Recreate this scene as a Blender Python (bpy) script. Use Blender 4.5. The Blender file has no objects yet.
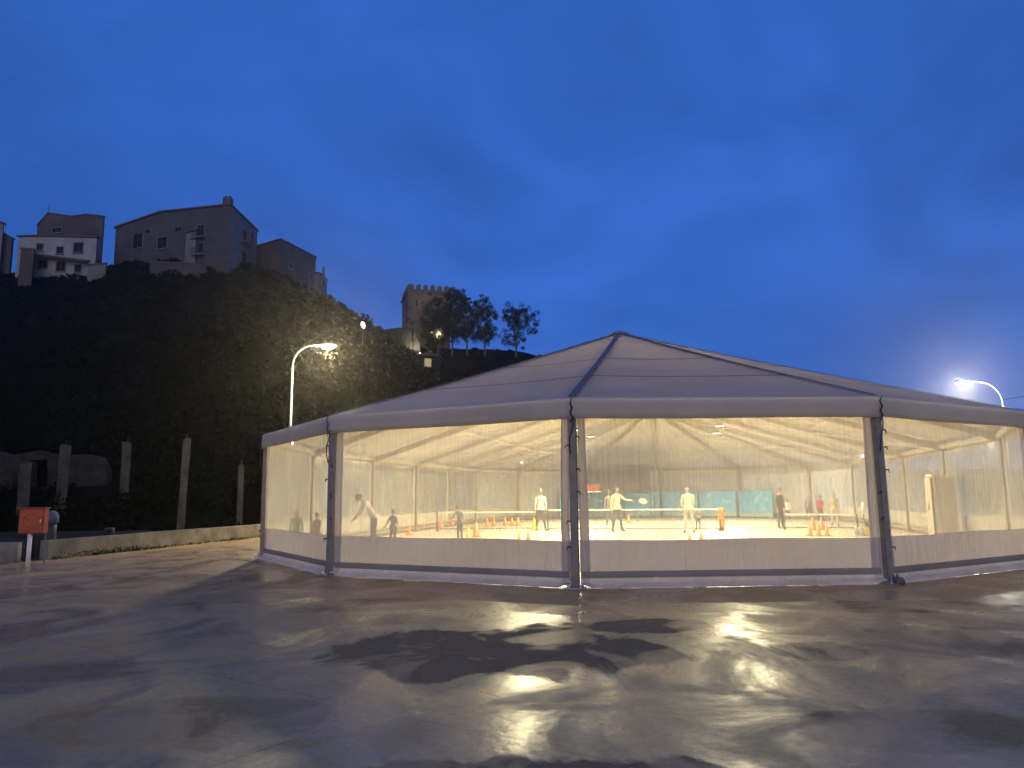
import bpy, bmesh, math, random
import numpy as np
from mathutils import Vector, Matrix, noise as mnoise
rnd = random.Random(7)
R_ = math.radians
scene = bpy.context.scene
COL = scene.collection

# ------------------------------------------------------------------ camera
F_PX, PITCH, ROLL, EYE = 763.0, R_(8.32), R_(-0.57), 1.55
cam_d = bpy.data.cameras.new('camera')
cam_d.sensor_width = 36.0; cam_d.lens = F_PX / 1024 * 36.0
cam_d.clip_start = 0.1; cam_d.clip_end = 4000
cam = bpy.data.objects.new('camera', cam_d); COL.objects.link(cam)
_r0 = Vector((1, 0, 0)); _u0 = Vector((0, -math.sin(PITCH), math.cos(PITCH))); _f0 = Vector((0, math.cos(PITCH), math.sin(PITCH)))
_c, _s = math.cos(ROLL), math.sin(ROLL)
CR = _c * _r0 + _s * _u0; CU = -_s * _r0 + _c * _u0
M3 = Matrix((CR, CU, -_f0)).transposed()
cam.matrix_world = Matrix.Translation((0, 0, EYE)) @ M3.to_4x4()
scene.camera = cam

# ------------------------------------------------------------------ sky
SKY_STRENGTH = 0.1
HAZE = 0.0006
world = bpy.data.worlds.new('World'); scene.world = world; world.use_nodes = True
wn, wl_ = world.node_tree.nodes, world.node_tree.links
wn.clear()
w_out = wn.new('ShaderNodeOutputWorld'); w_bg = wn.new('ShaderNodeBackground')
sky = wn.new('ShaderNodeTexSky'); sky.sky_type = 'NISHITA'; sky.sun_disc = False
sky.sun_elevation = R_(14.0); sky.sun_rotation = R_(180); sky.altitude = 20; sky.air_density = 1.0; sky.dust_density = 0.3; sky.ozone_density = 4.0
w_tc = wn.new('ShaderNodeTexCoord')
w_map = wn.new('ShaderNodeMapping'); w_map.inputs['Scale'].default_value = (1.0, 1.0, 1.9); w_map.inputs['Rotation'].default_value = (0.15, 0.35, 0.5)
w_n1 = wn.new('ShaderNodeTexNoise'); w_n1.inputs['Scale'].default_value = 2.6; w_n1.inputs['Detail'].default_value = 6; w_n1.inputs['Roughness'].default_value = 0.52; w_n1.inputs['Distortion'].default_value = 0.6
w_cr = wn.new('ShaderNodeMapRange'); w_cr.inputs['From Min'].default_value = 0.33; w_cr.inputs['From Max'].default_value = 0.68
w_cr.inputs['To Min'].default_value = 0.82; w_cr.inputs['To Max'].default_value = 1.30
w_mul = wn.new('ShaderNodeVectorMath'); w_mul.operation = 'MULTIPLY'
w_tint = wn.new('ShaderNodeVectorMath'); w_tint.operation = 'MULTIPLY'; w_tint.inputs[1].default_value = (0.05, 0.08, 0.20)   # a veil of blue dusk cloud filters the clear sky
w_add = wn.new('ShaderNodeVectorMath'); w_add.operation = 'ADD'; w_add.inputs[1].default_value = (0.26, 1.02, 4.1)   # even light of that cloud layer
wl_.new(w_tc.outputs['Generated'], w_map.inputs['Vector']); wl_.new(w_map.outputs[0], w_n1.inputs['Vector'])
wl_.new(w_n1.outputs[0], w_cr.inputs['Value'])
wl_.new(sky.outputs[0], w_tint.inputs[0]); wl_.new(w_tint.outputs[0], w_add.inputs[0]); wl_.new(w_add.outputs[0], w_mul.inputs[0]); wl_.new(w_cr.outputs[0], w_mul.inputs[1])
wl_.new(w_mul.outputs[0], w_bg.inputs['Color']); w_bg.inputs['Strength'].default_value = SKY_STRENGTH
wl_.new(w_bg.outputs[0], w_out.inputs['Surface'])

# wide warm fill added behind the camera, in place of unseen street lamps
sun_d = bpy.data.lights.new('warm_fill_sun', 'SUN'); sun_d.energy = 0.85; sun_d.angle = R_(50); sun_d.color = (1.0, 0.78, 0.52)
sun = bpy.data.objects.new('warm_fill_sun', sun_d); COL.objects.link(sun)
sun.rotation_euler = (R_(90 - 14.0), 0, 0)

vs = scene.view_settings
vs.view_transform = 'Standard'; vs.look = 'None'; vs.gamma = 1; vs.exposure = 0; vs.use_curve_mapping = False
scene.cycles.use_denoising = True
scene.cycles.max_bounces = 10; scene.cycles.transparent_max_bounces = 24; scene.cycles.transmission_bounces = 8
scene.cycles.diffuse_bounces = 5; scene.cycles.glossy_bounces = 4
scene.cycles.sample_clamp_indirect = 6.0
scene.cycles.caustics_reflective = False; scene.cycles.caustics_refractive = False

# ------------------------------------------------------------------ helpers
def ray(px, py):
    u = (px - 512) / F_PX; v = (384 - py) / F_PX
    return CR * u + CU * v + _f0
def at(px, py, Y):                       # the point of a pixel's ray at distance Y
    d = ray(px, py); return Vector((0, 0, EYE)) + d * (Y / d.y)
def onz(px, py, z=0.0):                  # the point of a pixel's ray on the level z
    d = ray(px, py); return Vector((0, 0, EYE)) + d * ((z - EYE) / d.z)
def onplane(px, py, p, n):
    d = ray(px, py); o = Vector((0, 0, EYE)); return o + d * ((p - o).dot(n) / d.dot(n))
def pol(c, r, deg, z=0.0):
    return Vector((c[0] + r * math.cos(R_(deg)), c[1] + r * math.sin(R_(deg)), z))
ORG = {}
def tag(o, label, cat, group=None):
    o['label'] = label; o['category'] = cat
    if group: o['group'] = group
    return o
def thing(name, label, cat, loc=(0, 0, 0), group=None):
    o = bpy.data.objects.new(name, None); o.empty_display_size = 0.2; COL.objects.link(o)
    o.location = loc; ORG[o.name] = Vector(loc); return tag(o, label, cat, group)
def org(o):
    return ORG.get(o.name, Vector((0, 0, 0))) if o else Vector((0, 0, 0))
def copy_tree(o, parent=None):
    c = o.copy(); COL.objects.link(c); c.parent = parent
    for ch in [x for x in o.children]: copy_tree(ch, c)
    return c
class MB:
    def __init__(s): s.v = []; s.f = []; s.m = []
    def add(s, vs, fs, m=0):
        b = len(s.v); s.v += [tuple(x) for x in vs]
        for f in fs: s.f.append(tuple(b + i for i in f)); s.m.append(m)
    def obox(s, c, ax, ay, az, m=0):     # oriented box: centre and three half-axis vectors
        c, ax, ay, az = map(Vector, (c, ax, ay, az)); V = []
        for sz in (-1, 1):
            for sx, sy in ((-1, -1), (1, -1), (1, 1), (-1, 1)): V.append(c + ax * sx + ay * sy + az * sz)
        s.add(V, [(3, 2, 1, 0), (4, 5, 6, 7), (0, 1, 5, 4), (1, 2, 6, 5), (2, 3, 7, 6), (3, 0, 4, 7)], m)
    def box(s, c, size, m=0, rz=0):
        x, y, z = [q / 2 for q in size]; a, b = math.cos(rz), math.sin(rz)
        s.obox(c, (x * a, x * b, 0), (-y * b, y * a, 0), (0, 0, z), m)
    def tube(s, pts, r, n=8, m=0, cap=True):
        pts = [Vector(p) for p in pts]
        rs = r if isinstance(r, (list, tuple)) else [r] * len(pts)
        V = []; prev = None
        for i, p in enumerate(pts):
            t = (pts[min(i + 1, len(pts) - 1)] - pts[max(i - 1, 0)]).normalized()
            if prev is None:
                a = Vector((0, 0, 1)) if abs(t.z) < 0.9 else Vector((1, 0, 0)); u = t.cross(a).normalized()
            else: u = (prev - t * prev.dot(t)).normalized()
            prev = u; w = t.cross(u)
            for k in range(n):
                q = 2 * math.pi * k / n; V.append(p + (u * math.cos(q) + w * math.sin(q)) * rs[i])
        Fs = [(i * n + k, i * n + (k + 1) % n, (i + 1) * n + (k + 1) % n, (i + 1) * n + k) for i in range(len(pts) - 1) for k in range(n)]
        if cap: Fs += [tuple(range(n - 1, -1, -1)), tuple(range((len(pts) - 1) * n, len(pts) * n))]
        s.add(V, Fs, m)
    def lathe(s, c, prof, n=16, m=0, ax=None, ay=None, az=None):
        c = Vector(c); ax = Vector(ax or (1, 0, 0)); ay = Vector(ay or (0, 1, 0)); az = Vector(az or (0, 0, 1)); V = []
        for r, z in prof:
            for k in range(n):
                q = 2 * math.pi * k / n; V.append(c + (ax * math.cos(q) + ay * math.sin(q)) * r + az * z)
        L = len(prof)
        Fs = [(i * n + k, i * n + (k + 1) % n, (i + 1) * n + (k + 1) % n, (i + 1) * n + k) for i in range(L - 1) for k in range(n)]
        Fs += [tuple(range(n - 1, -1, -1)), tuple(range((L - 1) * n, L * n))]
        s.add(V, Fs, m)
    def ball(s, c, r, n=10, m=0):
        rx, ry, rz = r if isinstance(r, (tuple, list)) else (r, r, r)
        V = []; k2 = max(4, n // 2 + 1)
        for i in range(k2 + 1):
            a = math.pi * (0.02 + 0.96 * i / k2)
            for k in range(n):
                q = 2 * math.pi * k / n
                V.append((c[0] + rx * math.sin(a) * math.cos(q), c[1] + ry * math.sin(a) * math.sin(q), c[2] - rz * math.cos(a)))
        Fs = [(i * n + k, i * n + (k + 1) % n, (i + 1) * n + (k + 1) % n, (i + 1) * n + k) for i in range(k2) for k in range(n)]
        Fs += [tuple(range(n - 1, -1, -1)), tuple(range(k2 * n, (k2 + 1) * n))]
        s.add(V, Fs, m)
    def grid(s, fn, nu, nv, m=0):        # fn(u,v) -> point
        V = [fn(i / nu, j / nv) for j in range(nv + 1) for i in range(nu + 1)]
        s.add(V, [(j * (nu + 1) + i, j * (nu + 1) + i + 1, (j + 1) * (nu + 1) + i + 1, (j + 1) * (nu + 1) + i) for j in range(nv) for i in range(nu)], m)
    def prism(s, poly, h, m=0):          # poly: 3-D points, h: extrusion vector
        n = len(poly); h = Vector(h); V = [Vector(p) for p in poly] + [Vector(p) + h for p in poly]
        s.add(V, [tuple(range(n - 1, -1, -1)), tuple(range(n, 2 * n))] + [(i, (i + 1) % n, n + (i + 1) % n, n + i) for i in range(n)], m)
    def build(s, name, mats, parent=None, smooth=False, kind=None, label=None):
        me = bpy.data.meshes.new(name); o0 = org(parent)
        me.from_pydata([(x - o0.x, y - o0.y, z - o0.z) for x, y, z in s.v], [], s.f)
        if not isinstance(mats, (list, tuple)): mats = [mats]
        for q in mats: me.materials.append(q)
        if len(mats) > 1: me.polygons.foreach_set('material_index', s.m)
        if smooth: me.polygons.foreach_set('use_smooth', [True] * len(me.polygons))
        me.update()
        o = bpy.data.objects.new(name, me); COL.objects.link(o)
        if parent: o.parent = parent; ORG[o.name] = o0
        if kind: o['kind'] = kind
        if label: o['label'] = label
        return o

# ------------------------------------------------------------------ materials
def mat(name, color, rough=0.6, metal=0.0, var=0.0, scale=3.0, bump=0.0, bscale=20.0, emit=None, spec=0.5, color2=None, stretch=None):
    m = bpy.data.materials.new(name); m.use_nodes = True
    nt = m.node_tree; b = nt.nodes['Principled BSDF']
    b.inputs['Base Color'].default_value = (*color, 1); b.inputs['Roughness'].default_value = rough; b.inputs['Metallic'].default_value = metal
    b.inputs['Specular IOR Level'].default_value = spec
    if var or bump or color2:
        tc = nt.nodes.new('ShaderNodeTexCoord'); src = tc.outputs['Object']
        if stretch:
            mp = nt.nodes.new('ShaderNodeMapping'); mp.inputs['Scale'].default_value = stretch
            nt.links.new(src, mp.inputs[0]); src = mp.outputs[0]
        n = nt.nodes.new('ShaderNodeTexNoise'); n.inputs['Scale'].default_value = scale; n.inputs['Detail'].default_value = 6; n.inputs['Roughness'].default_value = 0.6
        nt.links.new(src, n.inputs['Vector'])
        mx = nt.nodes.new('ShaderNodeMix'); mx.data_type = 'RGBA'
        c2 = color2 or tuple(max(0, c * (1 - var)) for c in color); c1 = color if color2 else tuple(min(1, c * (1 + var)) for c in color)
        mx.inputs[6].default_value = (*c1, 1); mx.inputs[7].default_value = (*c2, 1)
        mr = nt.nodes.new('ShaderNodeMapRange'); mr.inputs['From Min'].default_value = 0.35; mr.inputs['From Max'].default_value = 0.65
        nt.links.new(n.outputs[0], mr.inputs[0]); nt.links.new(mr.outputs[0], mx.inputs[0]); nt.links.new(mx.outputs[2], b.inputs['Base Color'])
        if bump:
            n2 = nt.nodes.new('ShaderNodeTexNoise'); n2.inputs['Scale'].default_value = bscale; n2.inputs['Detail'].default_value = 5
            nt.links.new(src, n2.inputs['Vector'])
            bp = nt.nodes.new('ShaderNodeBump'); bp.inputs['Strength'].default_value = bump; bp.inputs['Distance'].default_value = 0.02
            nt.links.new(n2.outputs[0], bp.inputs['Height']); nt.links.new(bp.outputs[0], b.inputs['Normal'])
    if emit:
        b.inputs['Emission Color'].default_value = (*emit[0], 1); b.inputs['Emission Strength'].default_value = emit[1]
    return m
def fabric(name, color, trans, tcol, rough=0.55, folds=1.0):
    # coated cloth: some light comes through
    m = mat(name, color, rough, var=0.11, scale=0.9, spec=0.25)
    nt = m.node_tree; b = nt.nodes['Principled BSDF']; out = nt.nodes['Material Output']
    t = nt.nodes.new('ShaderNodeBsdfTranslucent'); t.inputs[0].default_value = (*tcol, 1)
    mx = nt.nodes.new('ShaderNodeMixShader'); mx.inputs[0].default_value = trans
    nt.links.new(b.outputs[0], mx.inputs[1]); nt.links.new(t.outputs[0], mx.inputs[2]); nt.links.new(mx.outputs[0], out.inputs[0])
    tc = nt.nodes.new('ShaderNodeTexCoord'); mp = nt.nodes.new('ShaderNodeMapping'); mp.inputs['Scale'].default_value = (5, 5, 0.7)
    n = nt.nodes.new('ShaderNodeTexNoise'); n.inputs['Scale'].default_value = 1.6; n.inputs['Detail'].default_value = 4
    bp = nt.nodes.new('ShaderNodeBump'); bp.inputs['Strength'].default_value = 0.35 * folds; bp.inputs['Distance'].default_value = 0.05
    nt.links.new(tc.outputs['Object'], mp.inputs[0]); nt.links.new(mp.outputs[0], n.inputs['Vector']); nt.links.new(n.outputs[0], bp.inputs['Height'])
    nt.links.new(bp.outputs[0], b.inputs['Normal']); nt.links.new(bp.outputs[0], t.inputs['Normal'])
    return m
def film(name, lo=0.36, hi=0.60, dif=0.48):
    # clear vinyl window: mostly see-through, milky with vertical condensation streaks
    m = bpy.data.materials.new(name); m.use_nodes = True; nt = m.node_tree; N, L = nt.nodes, nt.links
    N.remove(N['Principled BSDF']); out = N['Material Output']
    tr = N.new('ShaderNodeBsdfTransparent'); tr.inputs[0].default_value = (0.93, 0.93, 0.90, 1)
    tl = N.new('ShaderNodeBsdfTranslucent'); tl.inputs[0].default_value = (0.86, 0.85, 0.78, 1)
    gl = N.new('ShaderNodeBsdfGlossy'); gl.inputs['Roughness'].default_value = 0.22; gl.inputs[0].default_value = (0.9, 0.9, 0.9, 1)
    tc = N.new('ShaderNodeTexCoord')
    mp = N.new('ShaderNodeMapping'); mp.inputs['Scale'].default_value = (13, 13, 0.30)
    n = N.new('ShaderNodeTexNoise'); n.inputs['Scale'].default_value = 1.5; n.inputs['Detail'].default_value = 6; n.inputs['Roughness'].default_value = 0.65
    L.new(tc.outputs['Object'], mp.inputs[0]); L.new(mp.outputs[0], n.inputs['Vector'])
    n2 = N.new('ShaderNodeTexNoise'); n2.inputs['Scale'].default_value = 0.5; n2.inputs['Detail'].default_value = 2
    L.new(tc.outputs['Object'], n2.inputs['Vector'])
    mr = N.new('ShaderNodeMapRange'); mr.inputs['From Min'].default_value = 0.3; mr.inputs['From Max'].default_value = 0.72
    mr.inputs['To Min'].default_value = lo; mr.inputs['To Max'].default_value = hi
    L.new(n.outputs[0], mr.inputs[0])
    mr2 = N.new('ShaderNodeMapRange'); mr2.inputs['From Min'].default_value = 0.3; mr2.inputs['From Max'].default_value = 0.7
    mr2.inputs['To Min'].default_value = 0.84; mr2.inputs['To Max'].default_value = 1.12
    L.new(n2.outputs[0], mr2.inputs[0])
    mu = N.new('ShaderNodeMath'); mu.operation = 'MULTIPLY'; L.new(mr.outputs[0], mu.inputs[0]); L.new(mr2.outputs[0], mu.inputs[1])
    mx = N.new('ShaderNodeMixShader'); L.new(mu.outputs[0], mx.inputs[0]); L.new(tr.outputs[0], mx.inputs[1])
    df = N.new('ShaderNodeBsdfDiffuse'); df.inputs[0].default_value = (0.80, 0.79, 0.72, 1); ms = N.new('ShaderNodeMixShader'); ms.inputs[0].default_value = dif
    L.new(tl.outputs[0], ms.inputs[1]); L.new(df.outputs[0], ms.inputs[2]); L.new(ms.outputs[0], mx.inputs[2])
    lw = N.new('ShaderNodeFresnel'); lw.inputs['IOR'].default_value = 1.3
    ml = N.new('ShaderNodeMath'); ml.operation = 'MULTIPLY'; ml.inputs[1].default_value = 0.25; L.new(lw.outputs[0], ml.inputs[0])
    mx2 = N.new('ShaderNodeMixShader'); L.new(ml.outputs[0], mx2.inputs[0]); L.new(mx.outputs[0], mx2.inputs[1]); L.new(gl.outputs[0], mx2.inputs[2])
    L.new(mx2.outputs[0], out.inputs[0]); return m

M = dict(
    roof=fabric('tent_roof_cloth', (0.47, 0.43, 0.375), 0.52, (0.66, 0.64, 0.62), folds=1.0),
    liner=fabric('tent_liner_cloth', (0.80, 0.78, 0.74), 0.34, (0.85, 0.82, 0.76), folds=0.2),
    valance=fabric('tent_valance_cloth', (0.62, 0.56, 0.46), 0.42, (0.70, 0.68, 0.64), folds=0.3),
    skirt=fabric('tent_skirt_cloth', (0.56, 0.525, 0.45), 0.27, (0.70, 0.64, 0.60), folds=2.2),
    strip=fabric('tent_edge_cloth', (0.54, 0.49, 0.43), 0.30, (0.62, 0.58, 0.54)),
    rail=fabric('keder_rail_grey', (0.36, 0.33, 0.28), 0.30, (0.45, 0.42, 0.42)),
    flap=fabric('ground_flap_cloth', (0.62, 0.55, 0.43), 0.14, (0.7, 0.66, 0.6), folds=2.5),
    film=film('clear_vinyl'),
    film_far=film('fogged_vinyl', 0.66, 0.88, 0.62),
    alu=mat('dull_aluminium', (0.27, 0.24, 0.19), 0.55, 0.0, spec=0.25, var=0.15, scale=8),
    frame=mat('frame_aluminium', (0.42, 0.39, 0.34), 0.6, 0.0, var=0.08, spec=0.2),
    seam=mat('seam_tape', (0.15, 0.15, 0.165), 0.8, spec=0.15),
    black=mat('black_rubber', (0.015, 0.015, 0.017), 0.6),
    chrome=mat('galvanised_steel', (0.45, 0.45, 0.45), 0.4, 0.8),
    floor=mat('sports_floor_cream', (0.56, 0.50, 0.40), 0.42, var=0.05, scale=0.6, bump=0.05),
    white=mat('white_paint', (0.78, 0.77, 0.74), 0.5, var=0.04),
    orange=mat('orange_plastic', (0.85, 0.24, 0.03), 0.4, var=0.05),
    yellow=mat('yellow_plastic', (0.82, 0.62, 0.05), 0.4, var=0.05),
    bucket=mat('blue_grey_plastic', (0.42, 0.52, 0.62), 0.4, var=0.05),
    net=mat('net_cord', (0.05, 0.05, 0.05), 0.8),
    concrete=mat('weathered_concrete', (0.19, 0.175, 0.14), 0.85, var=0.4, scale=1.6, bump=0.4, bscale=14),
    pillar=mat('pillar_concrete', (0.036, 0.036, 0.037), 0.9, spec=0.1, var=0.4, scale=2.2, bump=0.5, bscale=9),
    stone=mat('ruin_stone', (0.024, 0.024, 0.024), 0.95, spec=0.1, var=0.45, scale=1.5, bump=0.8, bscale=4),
    red=mat('red_enamel', (0.30, 0.022, 0.010), 0.5, var=0.12, scale=5),
    lit_red=mat('lit_red_enamel', (0.40, 0.075, 0.008), 0.55, var=0.2, scale=6),  # hose box door: lamplight on its front is put into this orange red
    galv=mat('lamp_post_steel', (0.16, 0.17, 0.18), 0.6, 0.3, var=0.1),
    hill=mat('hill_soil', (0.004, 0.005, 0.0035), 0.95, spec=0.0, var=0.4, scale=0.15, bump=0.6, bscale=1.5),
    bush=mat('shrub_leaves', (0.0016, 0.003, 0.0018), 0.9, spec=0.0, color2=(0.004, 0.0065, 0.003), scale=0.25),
    leaf=mat('tree_leaves', (0.016, 0.028, 0.012), 0.85, spec=0.0, color2=(0.036, 0.046, 0.020), scale=0.5),
    bark=mat('tree_bark', (0.10, 0.085, 0.07), 0.9, var=0.3, scale=4),
    tower=mat('castle_stone', (0.15, 0.118, 0.085), 0.95, color2=(0.075, 0.06, 0.045), scale=0.8, bump=0.9, bscale=2.2),
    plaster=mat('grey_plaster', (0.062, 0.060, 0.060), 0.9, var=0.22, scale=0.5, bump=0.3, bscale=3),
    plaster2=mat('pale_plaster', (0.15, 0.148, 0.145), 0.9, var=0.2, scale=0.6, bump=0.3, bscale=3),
    whitehouse=mat('white_plaster', (0.26, 0.26, 0.26), 0.9, var=0.15, scale=0.6, bump=0.2, bscale=3),
    brownhouse=mat('brown_plaster', (0.075, 0.056, 0.047), 0.9, var=0.25, scale=0.5, bump=0.3, bscale=3),
    rooft=mat('clay_roof', (0.085, 0.06, 0.055), 0.9, var=0.3, scale=2, bump=0.6, bscale=6),
    pane=mat('dark_window_glass', (0.008, 0.009, 0.012), 0.5, spec=0.12),
    wood=mat('shutter_wood', (0.05, 0.04, 0.035), 0.7),
    iron=mat('wrought_iron', (0.03, 0.03, 0.03), 0.6),
    banner=mat('turquoise_banner', (0.10, 0.42, 0.85), 0.55, color2=(0.18, 0.56, 0.88), scale=0.8),
    glass=mat('car_glass', (0.02, 0.025, 0.03), 0.1),
    cream_panel=mat('cream_panel', (0.46, 0.42, 0.34), 0.6, var=0.06),
    tyre=mat('tyre', (0.02, 0.02, 0.02), 0.8),
)
def lampmat(name, col, s):
    m = bpy.data.materials.new(name); m.use_nodes = True; nt = m.node_tree
    nt.nodes.remove(nt.nodes['Principled BSDF']); e = nt.nodes.new('ShaderNodeEmission')
    e.inputs[0].default_value = (*col, 1); e.inputs[1].default_value = s
    nt.links.new(e.outputs[0], nt.nodes['Material Output'].inputs[0]); return m
WARM = (1.0, 0.85, 0.50)
M['led'] = lampmat('led_lens', (1.0, 0.90, 0.66), 12)
M['street_l'] = lampmat('street_led_warm', (1.0, 0.90, 0.55), 60)
M['street_r'] = lampmat('street_led_white', (0.95, 1.0, 0.95), 80)
M['lit_window'] = lampmat('lit_window_glow', (1.0, 0.83, 0.42), 0.38)

def light(name, kind, loc, power, col, parent, **kw):
    d = bpy.data.lights.new(name, kind); d.energy = power; d.color = col
    for k, v in kw.items(): setattr(d, k, v)
    o = bpy.data.objects.new(name, d); COL.objects.link(o); o.parent = parent
    o.location = Vector(loc) - org(parent); return o

# ------------------------------------------------------------------ ground
def ground_mat():
    m = bpy.data.materials.new('wet_forecourt'); m.use_nodes = True; nt = m.node_tree; N, L = nt.nodes, nt.links
    b = N['Principled BSDF']; tc = N.new('ShaderNodeTexCoord'); P = tc.outputs['Object']
    def noise(scale, det=5, rough=0.55, st=None, dist=0.0):
        n = N.new('ShaderNodeTexNoise'); n.inputs['Scale'].default_value = scale; n.inputs['Detail'].default_value = det
        n.inputs['Roughness'].default_value = rough; n.inputs['Distortion'].default_value = dist; src = P
        if st:
            mp = N.new('ShaderNodeMapping'); mp.inputs['Scale'].default_value = st[:3]; mp.inputs['Rotation'].default_value = (0, 0, st[3] if len(st) > 3 else 0)
            L.new(P, mp.inputs[0]); src = mp.outputs[0]
        L.new(src, n.inputs['Vector']); return n.outputs[0]
    def rng(x, a, b_, c=0.0, d=1.0, smooth=True):
        r = N.new('ShaderNodeMapRange'); r.inputs['From Min'].default_value = a; r.inputs['From Max'].default_value = b_
        r.inputs['To Min'].default_value = c; r.inputs['To Max'].default_value = d
        if smooth: r.interpolation_type = 'SMOOTHSTEP'
        L.new(x, r.inputs[0]); return r.outputs[0]
    def math_(op, a, b_=None):
        n = N.new('ShaderNodeMath'); n.operation = op
        for i, q in enumerate((a, b_)):
            if q is None: continue
            if isinstance(q, (int, float)): n.inputs[i].default_value = q
            else: L.new(q, n.inputs[i])
        return n.outputs[0]
    def mixc(f, a, b_):
        n = N.new('ShaderNodeMix'); n.data_type = 'RGBA'; L.new(f, n.inputs[0])
        for i, q in ((6, a), (7, b_)):
            if isinstance(q, tuple): n.inputs[i].default_value = (*q, 1)
            else: L.new(q, n.inputs[i])
        return n.outputs[2]
    big = noise(0.16, 4, 0.5, (1, 1.6, 1, 0.3), 0.6)
    mid = noise(1.0, 9, 0.62, (0.85, 0.6, 1, 0.22), 0.7)
    fine = noise(14, 4, 0.6)
    # matt damp patches with ragged edges, where the slab sucks the water up
    warp = noise(1.1, 9, 0.62, (1.0, 0.55, 1, 0.1), 0.5)
    sx = N.new('ShaderNodeSeparateXYZ'); L.new(P, sx.inputs[0])
    patches = None
    for px, py, rx, ry, rot, wt in PATCHES:
        g = onz(px, py)
        mp = N.new('ShaderNodeMapping'); mp.vector_type = 'TEXTURE'
        mp.inputs['Location'].default_value = (g.x, g.y, 0); mp.inputs['Rotation'].default_value = (0, 0, rot); mp.inputs['Scale'].default_value = (rx, ry, 1)
        L.new(P, mp.inputs[0])
        ln = N.new('ShaderNodeVectorMath'); ln.operation = 'LENGTH'; L.new(mp.outputs[0], ln.inputs[0])
        d = math_('ADD', ln.outputs['Value'], math_('MULTIPLY', math_('SUBTRACT', warp, 0.5), 1.9))
        q = rng(d, 0.90, 1.08, wt, 0.0)
        patches = q if patches is None else math_('MAXIMUM', patches, q)
    dryn = rng(big, 0.58, 0.72)
    patch = math_('MAXIMUM', patches, math_('MULTIPLY', dryn, 0.4))
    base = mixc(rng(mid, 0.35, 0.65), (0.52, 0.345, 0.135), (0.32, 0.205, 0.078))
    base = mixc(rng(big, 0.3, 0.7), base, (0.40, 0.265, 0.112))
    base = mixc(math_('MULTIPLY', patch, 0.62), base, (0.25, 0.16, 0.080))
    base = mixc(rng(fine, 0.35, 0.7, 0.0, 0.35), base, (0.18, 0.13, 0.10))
    # slab joints
    v = N.new('ShaderNodeTexBrick'); v.offset = 0.0; v.inputs['Scale'].default_value = 1.0; v.inputs['Mortar Size'].default_value = 0.012; v.inputs['Mortar Smooth'].default_value = 0.3
    v.inputs['Brick Width'].default_value = 4.2; v.inputs['Row Height'].default_value = 4.2; v.inputs['Color1'].default_value = (0, 0, 0, 1); v.inputs['Color2'].default_value = (0, 0, 0, 1); v.inputs['Mortar'].default_value = (1, 1, 1, 1)
    vm = N.new('ShaderNodeMapping'); vm.inputs['Rotation'].default_value = (0, 0, 0.62); L.new(P, vm.inputs[0]); L.new(vm.outputs[0], v.inputs[0])
    base = mixc(math_('MULTIPLY', v.outputs['Color'], 0.35), base, (0.05, 0.04, 0.035))
    base = mixc(rng(noise(55, 3, 0.7), 0.52, 0.70, 0.0, 0.5), base, (0.10, 0.07, 0.045))
    base = mixc(rng(noise(38, 3, 0.7), 0.60, 0.74, 0.0, 0.4), base, (0.62, 0.46, 0.28))
    L.new(base, b.inputs['Base Color'])
    wet = rng(mid, 0.38, 0.62)
    rough = math_('ADD', math_('MULTIPLY', wet, -0.30), 0.55)
    rough = math_('ADD', rough, math_('MULTIPLY', patch, 0.25))
    rough = math_('ADD', rough, math_('MULTIPLY', math_('SUBTRACT', fine, 0.5), 0.10))
    L.new(rough, b.inputs['Roughness'])
    b.inputs['Specular IOR Level'].default_value = 0.5
    L.new(math_('ADD', math_('MULTIPLY', patch, -0.42), math_('ADD', math_('MULTIPLY', wet, 0.50), 0.16)), b.inputs['Specular IOR Level'])
    bp = N.new('ShaderNodeBump'); bp.inputs['Strength'].default_value = 0.4; bp.inputs['Distance'].default_value = 0.012
    hgt = math_('ADD', math_('MULTIPLY', fine, 0.5), math_('MULTIPLY', noise(2.2, 5, 0.6), 1.0))
    L.new(hgt, bp.inputs['Height']); L.new(bp.outputs[0], b.inputs['Normal'])
    return m
PATCHES = [(485, 650, 1.55, 1.25, -0.06, 1.0), (590, 652, 0.9, 0.75, 0.1, 1.0), (640, 626, 0.8, 0.5, 0.05, 0.8), (560, 805, 1.25, 0.72, 0.05, 1.0), (420, 780, 0.5, 0.35, 0.0, 0.8), (760, 790, 0.6, 0.3, 0.2, 0.5),
           (820, 652, 0.5, 0.5, 0.0, 0.5), (950, 640, 1.0, 0.8, 0.1, 0.5), (170, 597, 2.2, 0.7, 0.0, 0.45), (60, 650, 1.4, 0.8, 0.2, 0.4), (200, 720, 1.2, 0.6, 0.0, 0.45), (900, 606, 1.4, 0.6, 0.0, 0.6), (380, 605, 1.5, 0.7, 0.1, 0.4), (920, 730, 0.9, 0.4, 0.1, 0.4)]
mb = MB(); mb.grid(lambda u, v: (-300 + 600 * u, -200 + 600 * v, 0), 8, 8)
mb.build('ground', ground_mat(), kind='structure')

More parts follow.
